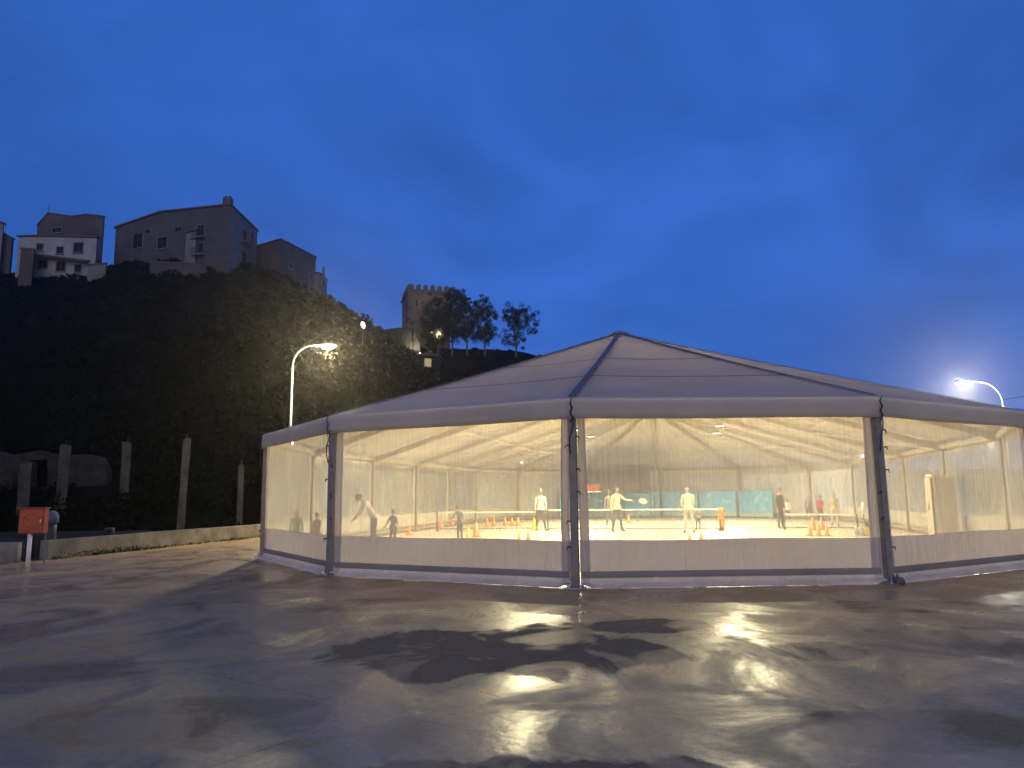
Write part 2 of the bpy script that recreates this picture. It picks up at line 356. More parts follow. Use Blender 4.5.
# ------------------------------------------------------------------ hill
RIDGE = [(-420, 330, 110), (-250, 300, 112), (-100, 288, 114), (0, 275, 114), (60, 275, 112), (104, 271, 112), (118, 264, 112), (180, 261, 112), (255, 264, 112), (300, 284, 116), (328, 296, 118), (348, 311, 121), (380, 331, 124), (420, 349, 126), (470, 349, 128), (520, 351, 130), (545, 358, 131), (590, 384, 133), (650, 425, 135), (720, 462, 138), (790, 474, 140), (900, 470, 142), (1100, 468, 144), (1300, 474, 146)]
def lerp_ridge(px):
    for a, b in zip(RIDGE, RIDGE[1:]):
        if a[0] <= px <= b[0]:
            t = (px - a[0]) / (b[0] - a[0]); t2 = t
            return a[1] + (b[1] - a[1]) * t2, a[2] + (b[2] - a[2]) * t2
    return RIDGE[-1][1:]
FOOT = 38.0
def hill_pt(px, s):
    py, D = lerp_ridge(px); r = at(px, py, D); Zr = max(0.0, r.z)
    if s <= 1:
        fo = FOOT + 46.0 * max(0.0, min(1.0, (px - 230) / 170)) ** 1.2
        Y = fo + (D - fo) * s; z = Zr * s ** 1.3
        p = Vector((r.x * Y / D, Y, z))
        n = mnoise.noise(Vector((p.x * 0.06, p.y * 0.06, 3))) * 2.2 + mnoise.noise(Vector((p.x * 0.2, p.y * 0.2, 9))) * 0.8
        p.z += n * math.sin(math.pi * min(1, s)) * min(1, Zr / 12); return p
    q = s - 1; Y = D + 90 * q
    return Vector((r.x * (1 + 0.6 * q), Y, Zr * (1 - 0.35 * q) if q < 1 else -2))
mb = MB(); NU, NS = 160, 40
def hf(u, v):
    p = hill_pt(-420 + 1720 * u, v * 2.0)
    if v >= 0.999: p.z = -1
    if v < 1e-6: p.z = -0.3
    return p
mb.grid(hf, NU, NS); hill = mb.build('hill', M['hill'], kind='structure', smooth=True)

# shrubs that cover the slope as one mass
def leaf_quad(mb, p, size, rn, m=0):
    a = Vector((rn.gauss(0, 1), rn.gauss(0, 1), rn.gauss(0, 1))).normalized(); b = a.orthogonal().normalized()
    q = rn.uniform(0, 6.28); b = (Matrix.Rotation(q, 3, a) @ b); c = a.cross(b)
    s1 = size * rn.uniform(0.6, 1.3); s2 = size * rn.uniform(0.35, 0.7)
    mb.add([p - b * s1, p - c * s2, p + b * s1, p + c * s2], [(0, 1, 2, 3)], m)
mb = MB(); rn = random.Random(3)
for i in range(2600):
    px = rn.uniform(-160, 560); s = rn.random() ** 0.7
    if i % 4 == 0: s = rn.uniform(0.9, 1.0)
    c = hill_pt(px, s); rr = rn.uniform(0.6, 1.7) * (1.25 if s < 0.9 else 0.8)
    if 415 < px < 545 and s > 0.85: rr *= 0.6
    if c.z < 0.5: rr *= 0.6
    if i % 13 == 0 and not (90 < px < 340 and s > 0.85) and not (400 < px < 545): rr *= 1.5
    hh = rr * rn.uniform(0.7, 1.1)
    if s > 0.9:
        hh *= 0.65
    for k in range(int((26 + rr * 16) * (2.2 if c.y < 62 else 1.1))):
        d = Vector((rn.gauss(0, 1), rn.gauss(0, 1), rn.gauss(0, 1))).normalized() * rn.uniform(0.55, 1.0)
        leaf_quad(mb, c + Vector((d.x * rr, d.y * rr, abs(d.z) * hh - 0.2)), 0.05 + 0.0030 * c.y, rn)
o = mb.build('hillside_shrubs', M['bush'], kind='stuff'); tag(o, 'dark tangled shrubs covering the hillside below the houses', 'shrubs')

# ------------------------------------------------------------------ the tent
TC = Vector((3.37, 23.34, 0)); TR = 10.36; A0 = 167.05; AXD = 77.05; BAY = 5.0; NB = 4
AX = Vector((math.cos(R_(AXD)), math.sin(R_(AXD)), 0)); TC2 = TC + AX * BAY * NB
EAVE, APEX, VAL_B = 3.23, 6.54, 2.85
corners = [pol(TC, TR, A0 + 30 * k) for k in range(7)]                       # front end, left to right
corners += [corners[6] + AX * BAY * k for k in range(1, NB)]                 # right side
corners += [pol(TC2, TR, A0 + 180 + 30 * k) for k in range(7)]               # far end
corners += [pol(TC, TR, A0) + AX * BAY * k for k in range(NB - 1, 0, -1)]    # left side
NCOR = len(corners)
def outward(i):
    a, b, c = corners[i - 1], corners[i], corners[(i + 1) % NCOR]
    n1 = Vector(((b - a).y, -(b - a).x, 0)).normalized(); n2 = Vector(((c - b).y, -(c - b).x, 0)).normalized()
    return (n1 + n2).normalized()
OUT = [outward(i) for i in range(NCOR)]
def apex_for(i):                                                            # roof line above corner i
    if i <= 6: return Vector((TC.x, TC.y, APEX))
    if i < 6 + NB: q = TC + AX * BAY * (i - 6); return Vector((q.x, q.y, APEX))
    if i <= 12 + NB: return Vector((TC2.x, TC2.y, APEX))
    q = TC + AX * BAY * (NCOR - i); return Vector((q.x, q.y, APEX))
tent = thing('event_tent', 'large white round-ended marquee with clear window walls, lit yellow inside', 'tent', tuple(TC))
# floor of the hall
mb = MB(); fl = [c * 1 for c in corners]
inner = [corners[i] - OUT[i] * 0.25 for i in range(NCOR)]
mb.add([(p.x, p.y, 0.006) for p in inner], [tuple(range(NCOR))]); mb.build('hall_floor', M['floor'], kind='structure')

for i in range(NCOR):
    j = (i + 1) % NCOR
    a = corners[i] + OUT[i] * 0.06; b = corners[j] + OUT[j] * 0.06
    pa, pb = apex_for(i), apex_for(j)
    tri = (pa - pb).length < 0.01
    mid_in = ((pa + pb) / 2 - (a + b) / 2).normalized()
    def roofpt(u, v, a=a, b=b, pa=pa, pb=pb, lift=0.0, tri=tri):
        e = Vector((a.x + (b.x - a.x) * u, a.y + (b.y - a.y) * u, EAVE)); t = pa.lerp(pb, u)
        if tri: t = t + Vector((b.x - a.x, b.y - a.y, 0)) * (u - 0.5) * 0.02 + Vector((0, 0, 0))
        p = e.lerp(t, v)
        p.z -= 0.10 * 4 * u * (1 - u) * (1 - v) * v * 1.5 + 0.05 * math.sin(math.pi * v)
        p.z += lift; return p
    mb = MB(); mb.grid(roofpt, 10, 14); rp = mb.build('roof_panel', M['roof'], tent, smooth=True)
    mb = MB(); mb.grid(lambda u, v: roofpt(u, v, lift=-0.035), 10, 14); mb.build('liner', M['liner'], rp, smooth=True)
    for sv in (0.24, 0.50):                                                  # welded seams across the panel
        mb = MB()
        mb.grid(lambda u, v: roofpt(u, sv + (v - 0.5) * 0.0075, lift=0.008), 10, 1)
        mb.build('seam', M['seam'], rp)
    # rolled valance along the eave
    prof = [(0.0, EAVE + 0.004), (0.035, EAVE - 0.012), (0.055, EAVE - 0.05), (0.062, EAVE - 0.13), (0.066, EAVE - 0.26), (0.068, VAL_B), (0.052, VAL_B), (0.03, EAVE - 0.2), (0.0, EAVE - 0.05)]
    mb = MB(); rv = random.Random(i)
    ph = rv.uniform(0, 6)
    def valpt(u, v):
        r, z = prof[int(round(v * (len(prof) - 1)))]
        e = a.lerp(b, u); o_ = OUT[i].lerp(OUT[j], u).normalized()
        z2 = z + (0.006 * math.sin(u * 9 + ph) if z < 3 else 0)
        return e + o_ * (r + 0.008 * math.sin(u * 17 + ph)) + Vector((0, 0, z2))
    mb.grid(valpt, 16, len(prof) - 1); mb.build('valance', M['valance'], tent, smooth=True)
    # hip strap and rafter under it
    h = roofpt(0, 0.0); mb = MB()
    ridge_rafter = pa
    dirr = (pa - Vector((a.x, a.y, EAVE))); side = Vector((-OUT[i].y, OUT[i].x, 0))
    if i <= 6 or 6 + NB <= i <= 12 + NB:
        mb.grid(lambda u, v: Vector((a.x, a.y, EAVE)) + dirr * v + side * (u - 0.5) * 0.14 + Vector((0, 0, 0.022 - 0.05 * math.sin(math.pi * v))), 1, 14)
        mb.build('hip_strap', M['seam'], tent)
    q0 = corners[i] - OUT[i] * 0.10 + Vector((0, 0, EAVE - 0.22)); q1 = pa + Vector((0, 0, -0.28)) - (dirr.normalized() * 0.02)
    dd = (q1 - q0); L = dd.length; dn = dd.normalized(); up = side.cross(dn).normalized()
    if up.z < 0: up = -up
    mb = MB(); mb.obox((q0 + q1) / 2, dn * (L / 2), side * 0.06, up * 0.10); mb.build('rafter', M['frame'], tent)
    # eave beam and two purlins between this frame and the next
    for (v, nm, rad) in ((0.0, 'eave_beam', 0.075), (0.33, 'purlin', 0.04), (0.66, 'purlin', 0.04)):
        if tri and v > 0.5: continue
        e0 = (corners[i] - OUT[i] * 0.10 + Vector((0, 0, EAVE - 0.20))).lerp(pa + Vector((0, 0, -0.25)), v)
        e1 = (corners[j] - OUT[j] * 0.10 + Vector((0, 0, EAVE - 0.20))).lerp(pb + Vector((0, 0, -0.25)), v)
        d2 = (e1 - e0); dn2 = d2.normalized(); s2 = dn2.cross(Vector((0, 0, 1))).normalized()
        mb = MB(); mb.obox((e0 + e1) / 2, dn2 * (d2.length / 2 - 0.062), s2 * rad * 0.8, Vector((0, 0, rad))); mb.build(nm, M['frame'], tent)
    # wind-bracing cables
    if i in (0, 2, 5, 7, 9, 16, 18):
        e0 = (corners[i] - OUT[i] * 0.10 + Vector((0, 0, EAVE - 0.30))); e1 = (corners[j] - OUT[j] * 0.10).lerp(pb, 0.33) + Vector((0, 0, (EAVE - 0.30) * 0.67 - 0.11))
        mb = MB(); mb.tube([e0, e1], 0.012, 5); mb.build('bracing_cable', M['chrome'], tent)

    # post
    out, tng = OUT[i], side
    c = corners[i]; rz = math.atan2(out.y, out.x)
    mb = MB(); mb.box((c.x, c.y, 1.53), (0.17, 0.115, 3.02), rz=rz)
    for s_ in (-1, 1):
        q = c + tng * s_ * 0.0655; mb.box((q.x + out.x * 0.03, q.y + out.y * 0.03, 1.53), (0.05, 0.012, 3.0), rz=rz)
    post = mb.build('post', M['alu'], tent)
    mb = MB(); q = c + out * 0.05; mb.box((q.x, q.y, 0.0135), (0.42, 0.30, 0.019), rz=rz)
    for s1 in (-1, 1):
        for s2 in (-1, 1):
            q2 = q + out * 0.14 * s1 + tng * 0.10 * s2; mb.lathe((q2.x, q2.y, 0.023), [(0.022, 0), (0.022, 0.03), (0.012, 0.045)], 6)
    mb.build('base_plate', M['chrome'], post)
    mb = MB(); q = c + out * 0.115; mb.tube([q + tng * -0.03 + Vector((0, 0, 0.03)), q + tng * -0.03 + Vector((0, 0, 0.16))], 0.018, 6); mb.tube([q + tng * 0.05 + Vector((0, 0, 0.03)), q + tng * 0.05 + Vector((0, 0, 0.13))], 0.015, 6)
    mb.build('anchor_pin', M['chrome'], post)
    # black lacing at the valance corner and rubber hooks down the post
    rv = random.Random(50 + i); mb = MB(); q = c + out * 0.165
    mb.tube([q + tng * (0.02 * (-1) ** k + rv.uniform(-.01, .01)) + out * (0.01 - 0.004 * k) + Vector((0, 0, EAVE - 0.02 - 0.085 * k)) for k in range(6)], [0.008, 0.013, 0.016, 0.015, 0.013, 0.01], 5)
    mb.build('corner_lacing', M['black'], tent)
    for z in (0.62, 1.02, 1.50, 1.93, 2.30, 2.62):
        z += rv.uniform(-.12, .12); s_ = rv.choice((-1, 1)); w0 = c + out * 0.09 + tng * 0.06 * s_
        mb = MB(); mb.tube([w0 + Vector((0, 0, z)), w0 + tng * s_ * 0.045 + out * 0.02 + Vector((0, 0, z + 0.01)), w0 + tng * s_ * 0.07 + Vector((0, 0, z - 0.045))], [0.014, 0.012, 0.009], 5)
        mb.build('rubber_hook', M['black'], post)
    # loose bungee from the valance to the post
    mb = MB(); p0 = c + out * 0.115 + tng * 0.03 + Vector((0, 0, 2.92)); p1 = c + out * 0.10 - tng * 0.05 + Vector((0, 0, 2.25))
    mb.tube([p0.lerp(p1, t) + out * 0.05 * math.sin(math.pi * t) + tng * 0.02 * math.sin(7 * t) for t in [k / 8 for k in range(9)]], 0.011, 5); mb.build('bungee_cord', M['black'], post)

    # wall between this post and the next: window film, cloth edges, skirt, rail, ground flap
    ca, cb = corners[i] - OUT[i] * 0.02, corners[j] - OUT[j] * 0.02
    wd = (cb - ca).normalized(); wn_ = Vector((wd.y, -wd.x, 0)); W = (cb - ca).length
    SK = 0.78
    def wall(u, z, off=0.0):
        return ca + wd * (u * W) + wn_ * off + Vector((0, 0, z))
    ph = rv.uniform(0, 6); ew = 0.20
    def fold(u, z): return 0.012 * math.sin(u * 31 + ph) * math.sin(z * 1.7 + ph) + 0.02 * math.sin(u * 7 + z * 2 + ph)
    mb = MB(); mb.grid(lambda u, v: wall((ew + (W - 2 * ew) * u) / W, SK + (2.98 - SK) * v, fold(u, v * 2)), 30, 6)
    win = mb.build('window_film', M['film_far'] if 6 + NB <= i < 12 + NB else M['film'], tent, smooth=True)
    for sgn in (0, 1):                                                       # gathered cloth beside the posts
        mb = MB(); lean = rv.uniform(-0.02, 0.03)
        def edge(u, v):
            wv = ew * (1.0 - 0.25 * v * (1 - v) * 4 * rv.random() * 0 + 0.25 * math.sin(v * 3 + ph) * 0.4) + 0.012
            d = 0.075 + (wv - 0.06) * u
            if sgn: d = W - d
            return wall(d / W, 0.03 + 2.97 * v, 0.018 + 0.022 * math.sin(u * 8 + v * 2.2 + ph) + lean * (1 - v))
        mb.grid(edge, 12, 14); mb.build('cloth_edge', M['strip'], tent, smooth=True)
    mb = MB()
    def skf(u, v):
        z = 0.26 + (SK + 0.008 * math.sin(u * 11 + ph) - 0.26) * v
        sag = 0.012 * math.sin(u * 23 + v * 2.5 + ph) + 0.008 * math.sin(u * 61 + v * 5) + 0.03 * math.sin(math.pi * v) * math.sin(u * 5 + ph)
        return wall((0.07 + (W - 0.14) * u) / W, z, 0.006 + sag * math.sin(math.pi * min(1, max(0.02, u))) ** 0.3)
    mb.grid(skf, 44, 6); sk = mb.build('skirt', M['skirt'], tent, smooth=True)
    mb = MB(); mb.obox(wall(0.5, 0.225, 0.03), wd * (W / 2 - 0.10), wn_ * 0.018, Vector((0, 0, 0.04))); mb.obox(wall(0.5, 0.168, 0.026), wd * (W / 2 - 0.10), wn_ * 0.012, Vector((0, 0, 0.012))); mb.build('keder_rail', M['rail'], sk)
    mb = MB()
    def flp(u, v):
        n_ = mnoise.noise(Vector((u * 9 + i * 7, v * 2, 1))) ; n3 = mnoise.noise(Vector((u * 30 + i * 7, v * 2, 5)))
        x = 0.03 + 0.02 * v + 0.12 * max(0, (v - 0.55)) / 0.45 * (1 + 0.5 * n_)
        z = 0.20 * (1 - v) + 0.002 + (0.018 * max(0, n_) + 0.01 * n3) * v + (0.05 if (u < 0.03 or u > 0.97) and v > 0.8 else 0)
        return wall((0.075 + (W - 0.15) * u) / W, z, x + 0.006 * n3)
    mb.grid(flp, 60, 6); mb.build('ground_flap', M['flap'], sk, smooth=True)

q = corners[4] + OUT[4] * 0.27 + Vector((0.02, 0.05, 0)); sb_ = thing('sandbag', 'little drab sandbag slumped at the foot of the right front post', 'sandbag', (q.x, q.y, 0.0))
mb = MB(); mb.ball((q.x, q.y, 0.06), (0.09, 0.075, 0.07), 14); mb.v = [(x + 0.05 * mnoise.noise(Vector((x * 9, y * 9, z * 9))), y + 0.04 * mnoise.noise(Vector((y * 9, z * 9, x * 9))), max(0.003, z)) for x, y, z in mb.v]; mb.build('sack', mat('dark_sacking', (0.16, 0.15, 0.11), 0.9, var=0.2), sb_, smooth=True)
mb = MB(); mb.lathe((q.x - 0.03, q.y, 0.125), [(0.03, 0), (0.015, 0.02), (0.025, 0.045)], 8); mb.build('tied_neck', mat('dark_sacking_neck', (0.16, 0.15, 0.11), 0.9), sb_)
# ridge beam and roof cap
mb = MB(); q0 = TC + Vector((0, 0, APEX - 0.33)); q1 = TC2 + Vector((0, 0, APEX - 0.33))
mb.obox((q0 + q1) / 2, AX * ((q1 - q0).length / 2), Vector((-AX.y, AX.x, 0)) * 0.06, Vector((0, 0, 0.07))); mb.build('ridge_beam', M['frame'], tent)
for q in (TC, TC2):
    mb = MB(); mb.lathe((q.x, q.y, 0), [(0.34, APEX - 0.075), (0.30, APEX - 0.03), (0.12, APEX + 0.04), (0.02, APEX + 0.055)], 12); mb.build('roof_cap', M['roof'], tent, smooth=True)

# ------------------------------------------------------------------ lamps in the tent
def high_bay(loc, label):
    t = thing('high_bay_lamp', label, 'lamp', loc, 'lamps hung in two rows under the tent roof'); x, y, z = loc
    mb = MB(); mb.lathe(loc, [(0.05, 0.16), (0.12, 0.14), (0.20, 0.06), (0.26, 0.0), (0.235, 0.0), (0.19, 0.045), (0.03, 0.10)], 14); mb.build('housing', M['alu'], t, smooth=True)
    mb = MB(); mb.lathe(loc, [(0.225, 0.006), (0.225, 0.02)], 14); mb.build('lens', M['led'], t)
    mb = MB(); mb.tube([(x, y, z + 0.15), (x, y, z + 0.42)], 0.012, 5); mb.build('hanger', M['alu'], t)
    light('lamp_light', 'AREA', (x, y, z - 0.02), HB_POWER, WARM, t, shape='DISK', size=0.4)
    return t
HB_POWER = 800
SIDE = Vector((-AX.y, AX.x, 0))
_ord = ['first', 'second', 'third', 'fourth', 'fifth']
for s_, nm in ((-3.5, 'right'), (3.5, 'left')):
    for k, t_ in enumerate((1.5, 6.2, 11.0, 15.7, 20.4)):
        q = TC + AX * t_ + SIDE * s_
        high_bay((q.x, q.y, 4.86), f'round high-bay lamp under the tent roof, {_ord[k]} from the front in the {nm} row')
def eave_flood(px, py, Y, label):
    q = at(px, py, Y); t = thing('flood_lamp', label, 'lamp', tuple(q), 'small floodlights along the eaves')
    inw = (Vector((TC.x, TC.y, 0)) + AX * max(0, min(20, (q - TC).dot(AX))) - Vector((q.x, q.y, 0))).normalized()
    sd = Vector((-inw.y, inw.x, 0))
    mb = MB(); mb.obox(q, inw * 0.04, sd * 0.11, Vector((0, 0, 0.08))); mb.build('housing', M['alu'], t)
    mb = MB(); mb.obox(q + inw * 0.045, inw * 0.004, sd * 0.095, Vector((0, 0, 0.065))); mb.build('lens', M['led'], t)
    mb = MB(); mb.obox(q - inw * 0.13 + Vector((0, 0, 0.05)), inw * 0.09, sd * 0.02, Vector((0, 0, 0.015))); mb.build('bracket', M['alu'], t)
eave_flood(291, 443, 22.6, 'small floodlight on the eave inside the leftmost window of the tent')
eave_flood(923, 443, 26.6, 'small floodlight on the eave inside the right window of the tent')
eave_flood(864, 456, 35.6, 'small floodlight on the far right eave beside the front right post')
eave_flood(521, 462, 47.6, 'small floodlight at the far left corner of the tent')

# ------------------------------------------------------------------ things inside the hall
def net(x0, y0, x1, y1, h, label, n_posts=(0, 1)):
    p0 = Vector((x0, y0, 0.01)); p1 = Vector((x1, y1, 0.01)); d = (p1 - p0); L = d.length; dn = d.normalized(); nn = Vector((-dn.y, dn.x, 0))
    t = thing('training_net', label, 'net', tuple(p0), 'low nets across the hall')
    for q in (p0, p1):
        mb = MB(); mb.tube([q, q + Vector((0, 0, h + 0.03))], 0.028, 8); mb.obox(q + Vector((0, 0, 0.016)), nn * 0.35, dn * 0.04, Vector((0, 0, 0.014))); mb.build('net_post', M['black'], t)
    up = Vector((0, 0, 1))
    mb = MB(); mb.obox((p0 + p1) / 2 + up * h, dn * (L / 2), nn * 0.008, up * 0.035); mb.build('top_tape', M['white'], t)
    mb = MB(); mb.obox((p0 + p1) / 2 + up * 0.08, dn * (L / 2), nn * 0.006, up * 0.018); mb.build('bottom_cord', M['net'], t)
    mb = MB(); n = int(L / 0.16)
    for k in range(1, n): q = p0 + dn * (L * k / n); mb.obox(q + up * (h / 2 + 0.03), dn * 0.0015, nn * 0.0015, up * (h / 2 - 0.06))
    for k in range(1, int(h / 0.16)): mb.obox((p0 + p1) / 2 + up * (0.08 + 0.16 * k), dn * (L / 2), nn * 0.0015, up * 0.0015)
    mb.build('net_mesh', M['net'], t)
a = onz(437, 531); b = onz(537, 530); net(a.x, a.y, b.x, b.y, 0.80, 'low white-taped net behind the left front window, between the orange cones')
a = onz(548, 530.5); b = onz(721, 530.5); net(a.x, a.y, b.x, b.y, 0.88, 'long white-taped net across the middle window, behind the man in the cream jacket')
a = onz(785, 529.5); b = onz(858, 530); net(a.x, a.y, b.x, b.y, 0.62, 'short low net beside the five orange cones on the right')

def cone(px, py, h, m, label, group='training cones on the hall floor'):
    q = onz(px, py, 0.008); t = thing('training_cone', label, 'cone', tuple(q), group)
    mb = MB(); mb.box((q.x, q.y, q.z + 0.012), (h * 0.66, h * 0.66, 0.024), rz=rnd.uniform(0, 1)); mb.build('base', m, t)
    mb = MB(); mb.lathe(q, [(h * 0.27, 0.024), (h * 0.24, 0.05), (h * 0.07, h), (h * 0.045, h)], 14); mb.build('body', m, t, smooth=True)
O, Yw = M['orange'], M['yellow']
for px, py, h, m, lab in (
    (519, 541, 0.30, O, 'left orange cone of the pair in front of the man in the white sweater'), (528.5, 541, 0.32, O, 'right orange cone of the pair in front of the man in the white sweater'),
    (690, 541.5, 0.27, O, 'orange cone at the feet of the man in the cream jacket, the left one'), (701, 541, 0.29, O, 'orange cone at the feet of the man in the cream jacket, the right one'),
    (810, 536, 0.36, O, 'front orange cone on the left in the cluster of five'), (818.5, 536, 0.36, O, 'front orange cone in the middle of the cluster of five'), (827, 536, 0.36, O, 'front orange cone on the right in the cluster of five'),
    (813.5, 530, 0.52, O, 'tall rear orange cone on the left in the cluster of five'), (822, 530, 0.52, O, 'tall rear orange cone on the right in the cluster of five'),
    (409, 535, 0.40, O, 'orange cone right of the grey child by the left post'), (428, 527, 0.30, O, 'small far orange cone at the foot of the left wall'),
    (441, 529, 0.50, O, 'orange cone at the left end of the left net'), (452, 526, 0.40, O, 'orange cone behind the left net, left of the child in grey'),
    (468.5, 539, 0.40, Yw, 'yellow cone beside the child in grey'), (476, 537, 0.55, O, 'tall orange cone right of the yellow cone beside the child'),
    (487, 527, 0.46, O, 'orange cone behind the left net, right of the child in grey'), (494, 526, 0.44, O, 'second orange cone behind the left net, right of the child in grey'),
    (505, 526, 0.42, O, 'third orange cone behind the left net, right of the child in grey'), (512, 526, 0.42, O, 'fourth orange cone behind the left net, right of the child in grey'), (518, 526, 0.46, O, 'fifth orange cone behind the left net, right of the child in grey'),
    (534.5, 530, 0.55, Yw, 'tall yellow cone at the right end of the left net'), (629, 523, 0.45, O, 'far orange cone behind the long net, right of the player in cream')):
    cone(px, py, h, m, lab)
q = onz(722, 530.2, 0.008); t = thing('pole_pad', 'upright orange foam pad around the net pole in the middle window', 'pad', tuple(q))
mb = MB(); mb.lathe(q, [(0.19, 0.0), (0.19, 0.03), (0.05, 0.05)], 14); mb.build('base', M['black'], t)
mb = MB(); mb.lathe(q, [(0.10, 0.05), (0.12, 0.2), (0.15, 0.8), (0.12, 0.93), (0.03, 0.95)], 14); mb.build('foam_sleeve', M['orange'], t, smooth=True)

# mop bucket and buckets at the right
q = onz(867, 536, 0.008); t = thing('mop_bucket', 'yellow mop bucket with a mop standing in it by the right front post', 'bucket', tuple(q))
mb = MB(); mb.lathe(q, [(0.13, 0.03), (0.17, 0.32), (0.185, 0.33), (0.165, 0.32), (0.125, 0.06)], 16); mb.build('pail', M['yellow'], t, smooth=True)
mb = MB(); mb.box((q.x + 0.03, q.y - 0.09, q.z + 0.42), (0.22, 0.06, 0.20)); mb.build('wringer', M['black'], t)
mb = MB(); mb.tube([q + Vector((0, 0, 0.08)), q + Vector((-0.05, 0.05, 0.75))], 0.018, 6); mb.build('mop_handle_grip', M['black'], t)
mb = MB(); mb.tube([q + Vector((-0.05, 0.05, 0.75)), q + Vector((-0.03, 0.06, 1.15))], 0.014, 6); mb.lathe(q + Vector((-0.03, 0.06, 0)), [(0.02, 0.86), (0.085, 0.90), (0.075, 1.05), (0.04, 1.16), (0.015, 1.18)], 12); mb.build('mop_head', M['white'], t, smooth=True)
for k in range(2): mb = MB(); mb.lathe(q + Vector((0.1 * (-1) ** k, 0.02, 0.0)), [(0.02, 0.0), (0.025, 0.015), (0.02, 0.03)], 8); mb.build('castor', M['black'], t)
for px, py, r, lab in ((857.5, 535.5, 0.10, 'small pale blue bucket standing farthest left of the yellow mop bucket'), (862.5, 536, 0.115, 'blue-grey bucket right beside the yellow mop bucket')):
    q = onz(px, py, 0.008); t = thing('bucket', lab, 'bucket', tuple(q), 'blue-grey buckets')
    mb = MB(); mb.lathe(q, [(r * 0.78, 0.0), (r, 0.26), (r * 1.08, 0.265), (r * 1.08, 0.285), (r * 0.93, 0.285), (r * 0.7, 0.02)], 16); mb.build('pail', M['bucket'], t, smooth=True)
    mb = MB(); mb.tube([q + Vector((r * math.cos(x), 0, 0.27 + r * 0.9 * math.sin(x))) for x in [math.pi * k / 8 for k in range(9)]], 0.006, 5); mb.build('handle', M['chrome'], t)
# tall white cabinet against the right wall
q = at(945.5, 537, 24.6); q.z = 0.008; t = thing('tall_cabinet', 'tall cream cupboard standing inside the right window of the tent', 'cabinet', tuple(q))
cz = math.atan2(AX.y, AX.x) + math.pi / 2
mb = MB(); mb.box((q.x, q.y, 1.03), (0.62, 0.72, 1.96), rz=cz); mb.build('carcass', M['cream_panel'], t)
f_ = Vector((-AX.y, AX.x, 0)); f_ = f_ if f_.x < 0 else -f_
for k in (-1, 1):
    mb = MB(); mb.obox(q + f_ * 0.38 + AX * 0.155 * k + Vector((0, 0, 1.03)), AX * 0.148, f_ * 0.012, Vector((0, 0, 0.95))); d_ = mb.build('door', M['cream_panel'], t)
    mb = MB(); mb.obox(q + f_ * 0.40 + AX * 0.04 * k + Vector((0, 0, 1.05)), AX * 0.008, f_ * 0.012, Vector((0, 0, 0.08))); mb.build('handle', M['alu'], d_)
mb = MB(); mb.box((q.x, q.y, 0.035), (0.56, 0.64, 0.05), rz=cz); mb.build('plinth', M['black'], t)
mb = MB(); mb.obox(q + Vector((0, 0, 2.05)), AX * 0.30, f_ * 0.34, Vector((0, 0, 0.035))); mb.build('cornice', M['white'], t)

# turquoise barrier banners in front of the far wall
fc = [corners[k] - OUT[k] * 0.55 for k in (15, 14, 13, 12, 11)]   # far end, left to right
def along(s):                                                        # s in 0..4 along far corners
    k = min(3, int(s)); return fc[k].lerp(fc[k + 1], s - k)
bs = [0.55, 0.98, 1.02, 1.50, 1.98, 2.02, 2.50, 2.98, 3.02, 3.55]
bl = ['turquoise banner at the far left end of the blue barrier, behind the front centre post', 'turquoise banner left of the player in cream, along the far wall', 'turquoise banner behind the player in cream, along the far wall', 'turquoise banner between the player and the man in the cream jacket', 'turquoise banner right behind the man in the cream jacket', 'turquoise banner at the right end of the blue barrier near the group of children']
segs = [(0.55, 0.985), (1.015, 1.495), (1.505, 1.985), (2.015, 2.495), (2.505, 2.985), (3.015, 3.55)]
for k, (s0, s1) in enumerate(segs):
    p0, p1 = along(s0), along(s1); p0.z = p1.z = 0.008; d = (p1 - p0); L = d.length; dn = d.normalized(); nn = Vector((dn.y, -dn.x, 0)); up = Vector((0, 0, 1))
    t = thing('barrier_banner', bl[k], 'banner', tuple(p0), 'turquoise banners along the far wall'); H = 1.70
    mb = MB(); mb.obox((p0 + p1) / 2 + up * (H / 2 + 0.03), dn * (L / 2 - 0.03), nn * 0.004, up * (H / 2 - 0.03)); sh = mb.build('sheet', M['banner'], t)
    mb = MB()
    for q in (p0 + dn * 0.02, p1 - dn * 0.02): mb.tube([q, q + up * (H + 0.04)], 0.02, 6)
    mb.tube([p0 + dn * 0.02 + up * (H + 0.03), p1 - dn * 0.02 + up * (H + 0.03)], 0.02, 6); mb.build('frame', M['alu'], t)
    for q in (p0 + dn * 0.25, p1 - dn * 0.25): mb = MB(); mb.obox(q + up * 0.016, nn * 0.22, dn * 0.03, up * 0.014); mb.build('foot', M['alu'], t)
    rv = random.Random(k)
    for n_ in range(5):                                              # slanted white flashes printed across the sheet
        s = rv.uniform(0.08, 0.75); w = rv.uniform(0.25, 0.7); z0 = rv.uniform(0.5, 1.3); sl = rv.uniform(-0.25, 0.35)
        c0 = p0 + d * s + nn * 0.008 + up * z0
        mb = MB(); mb.add([c0, c0 + dn * w + up * sl, c0 + dn * w + up * (sl + 0.07), c0 + up * 0.05], [(0, 1, 2, 3)]); mb.build('white_flash', M['white'], sh)
    mb = MB(); mb.obox((p0 + p1) / 2 + up * 0.22 + nn * 0.008, dn * (L / 2 - 0.05), nn * 0.002, up * 0.12); mb.build('pale_band', mat('pale_turquoise', (0.45, 0.58, 0.52), 0.6), sh)

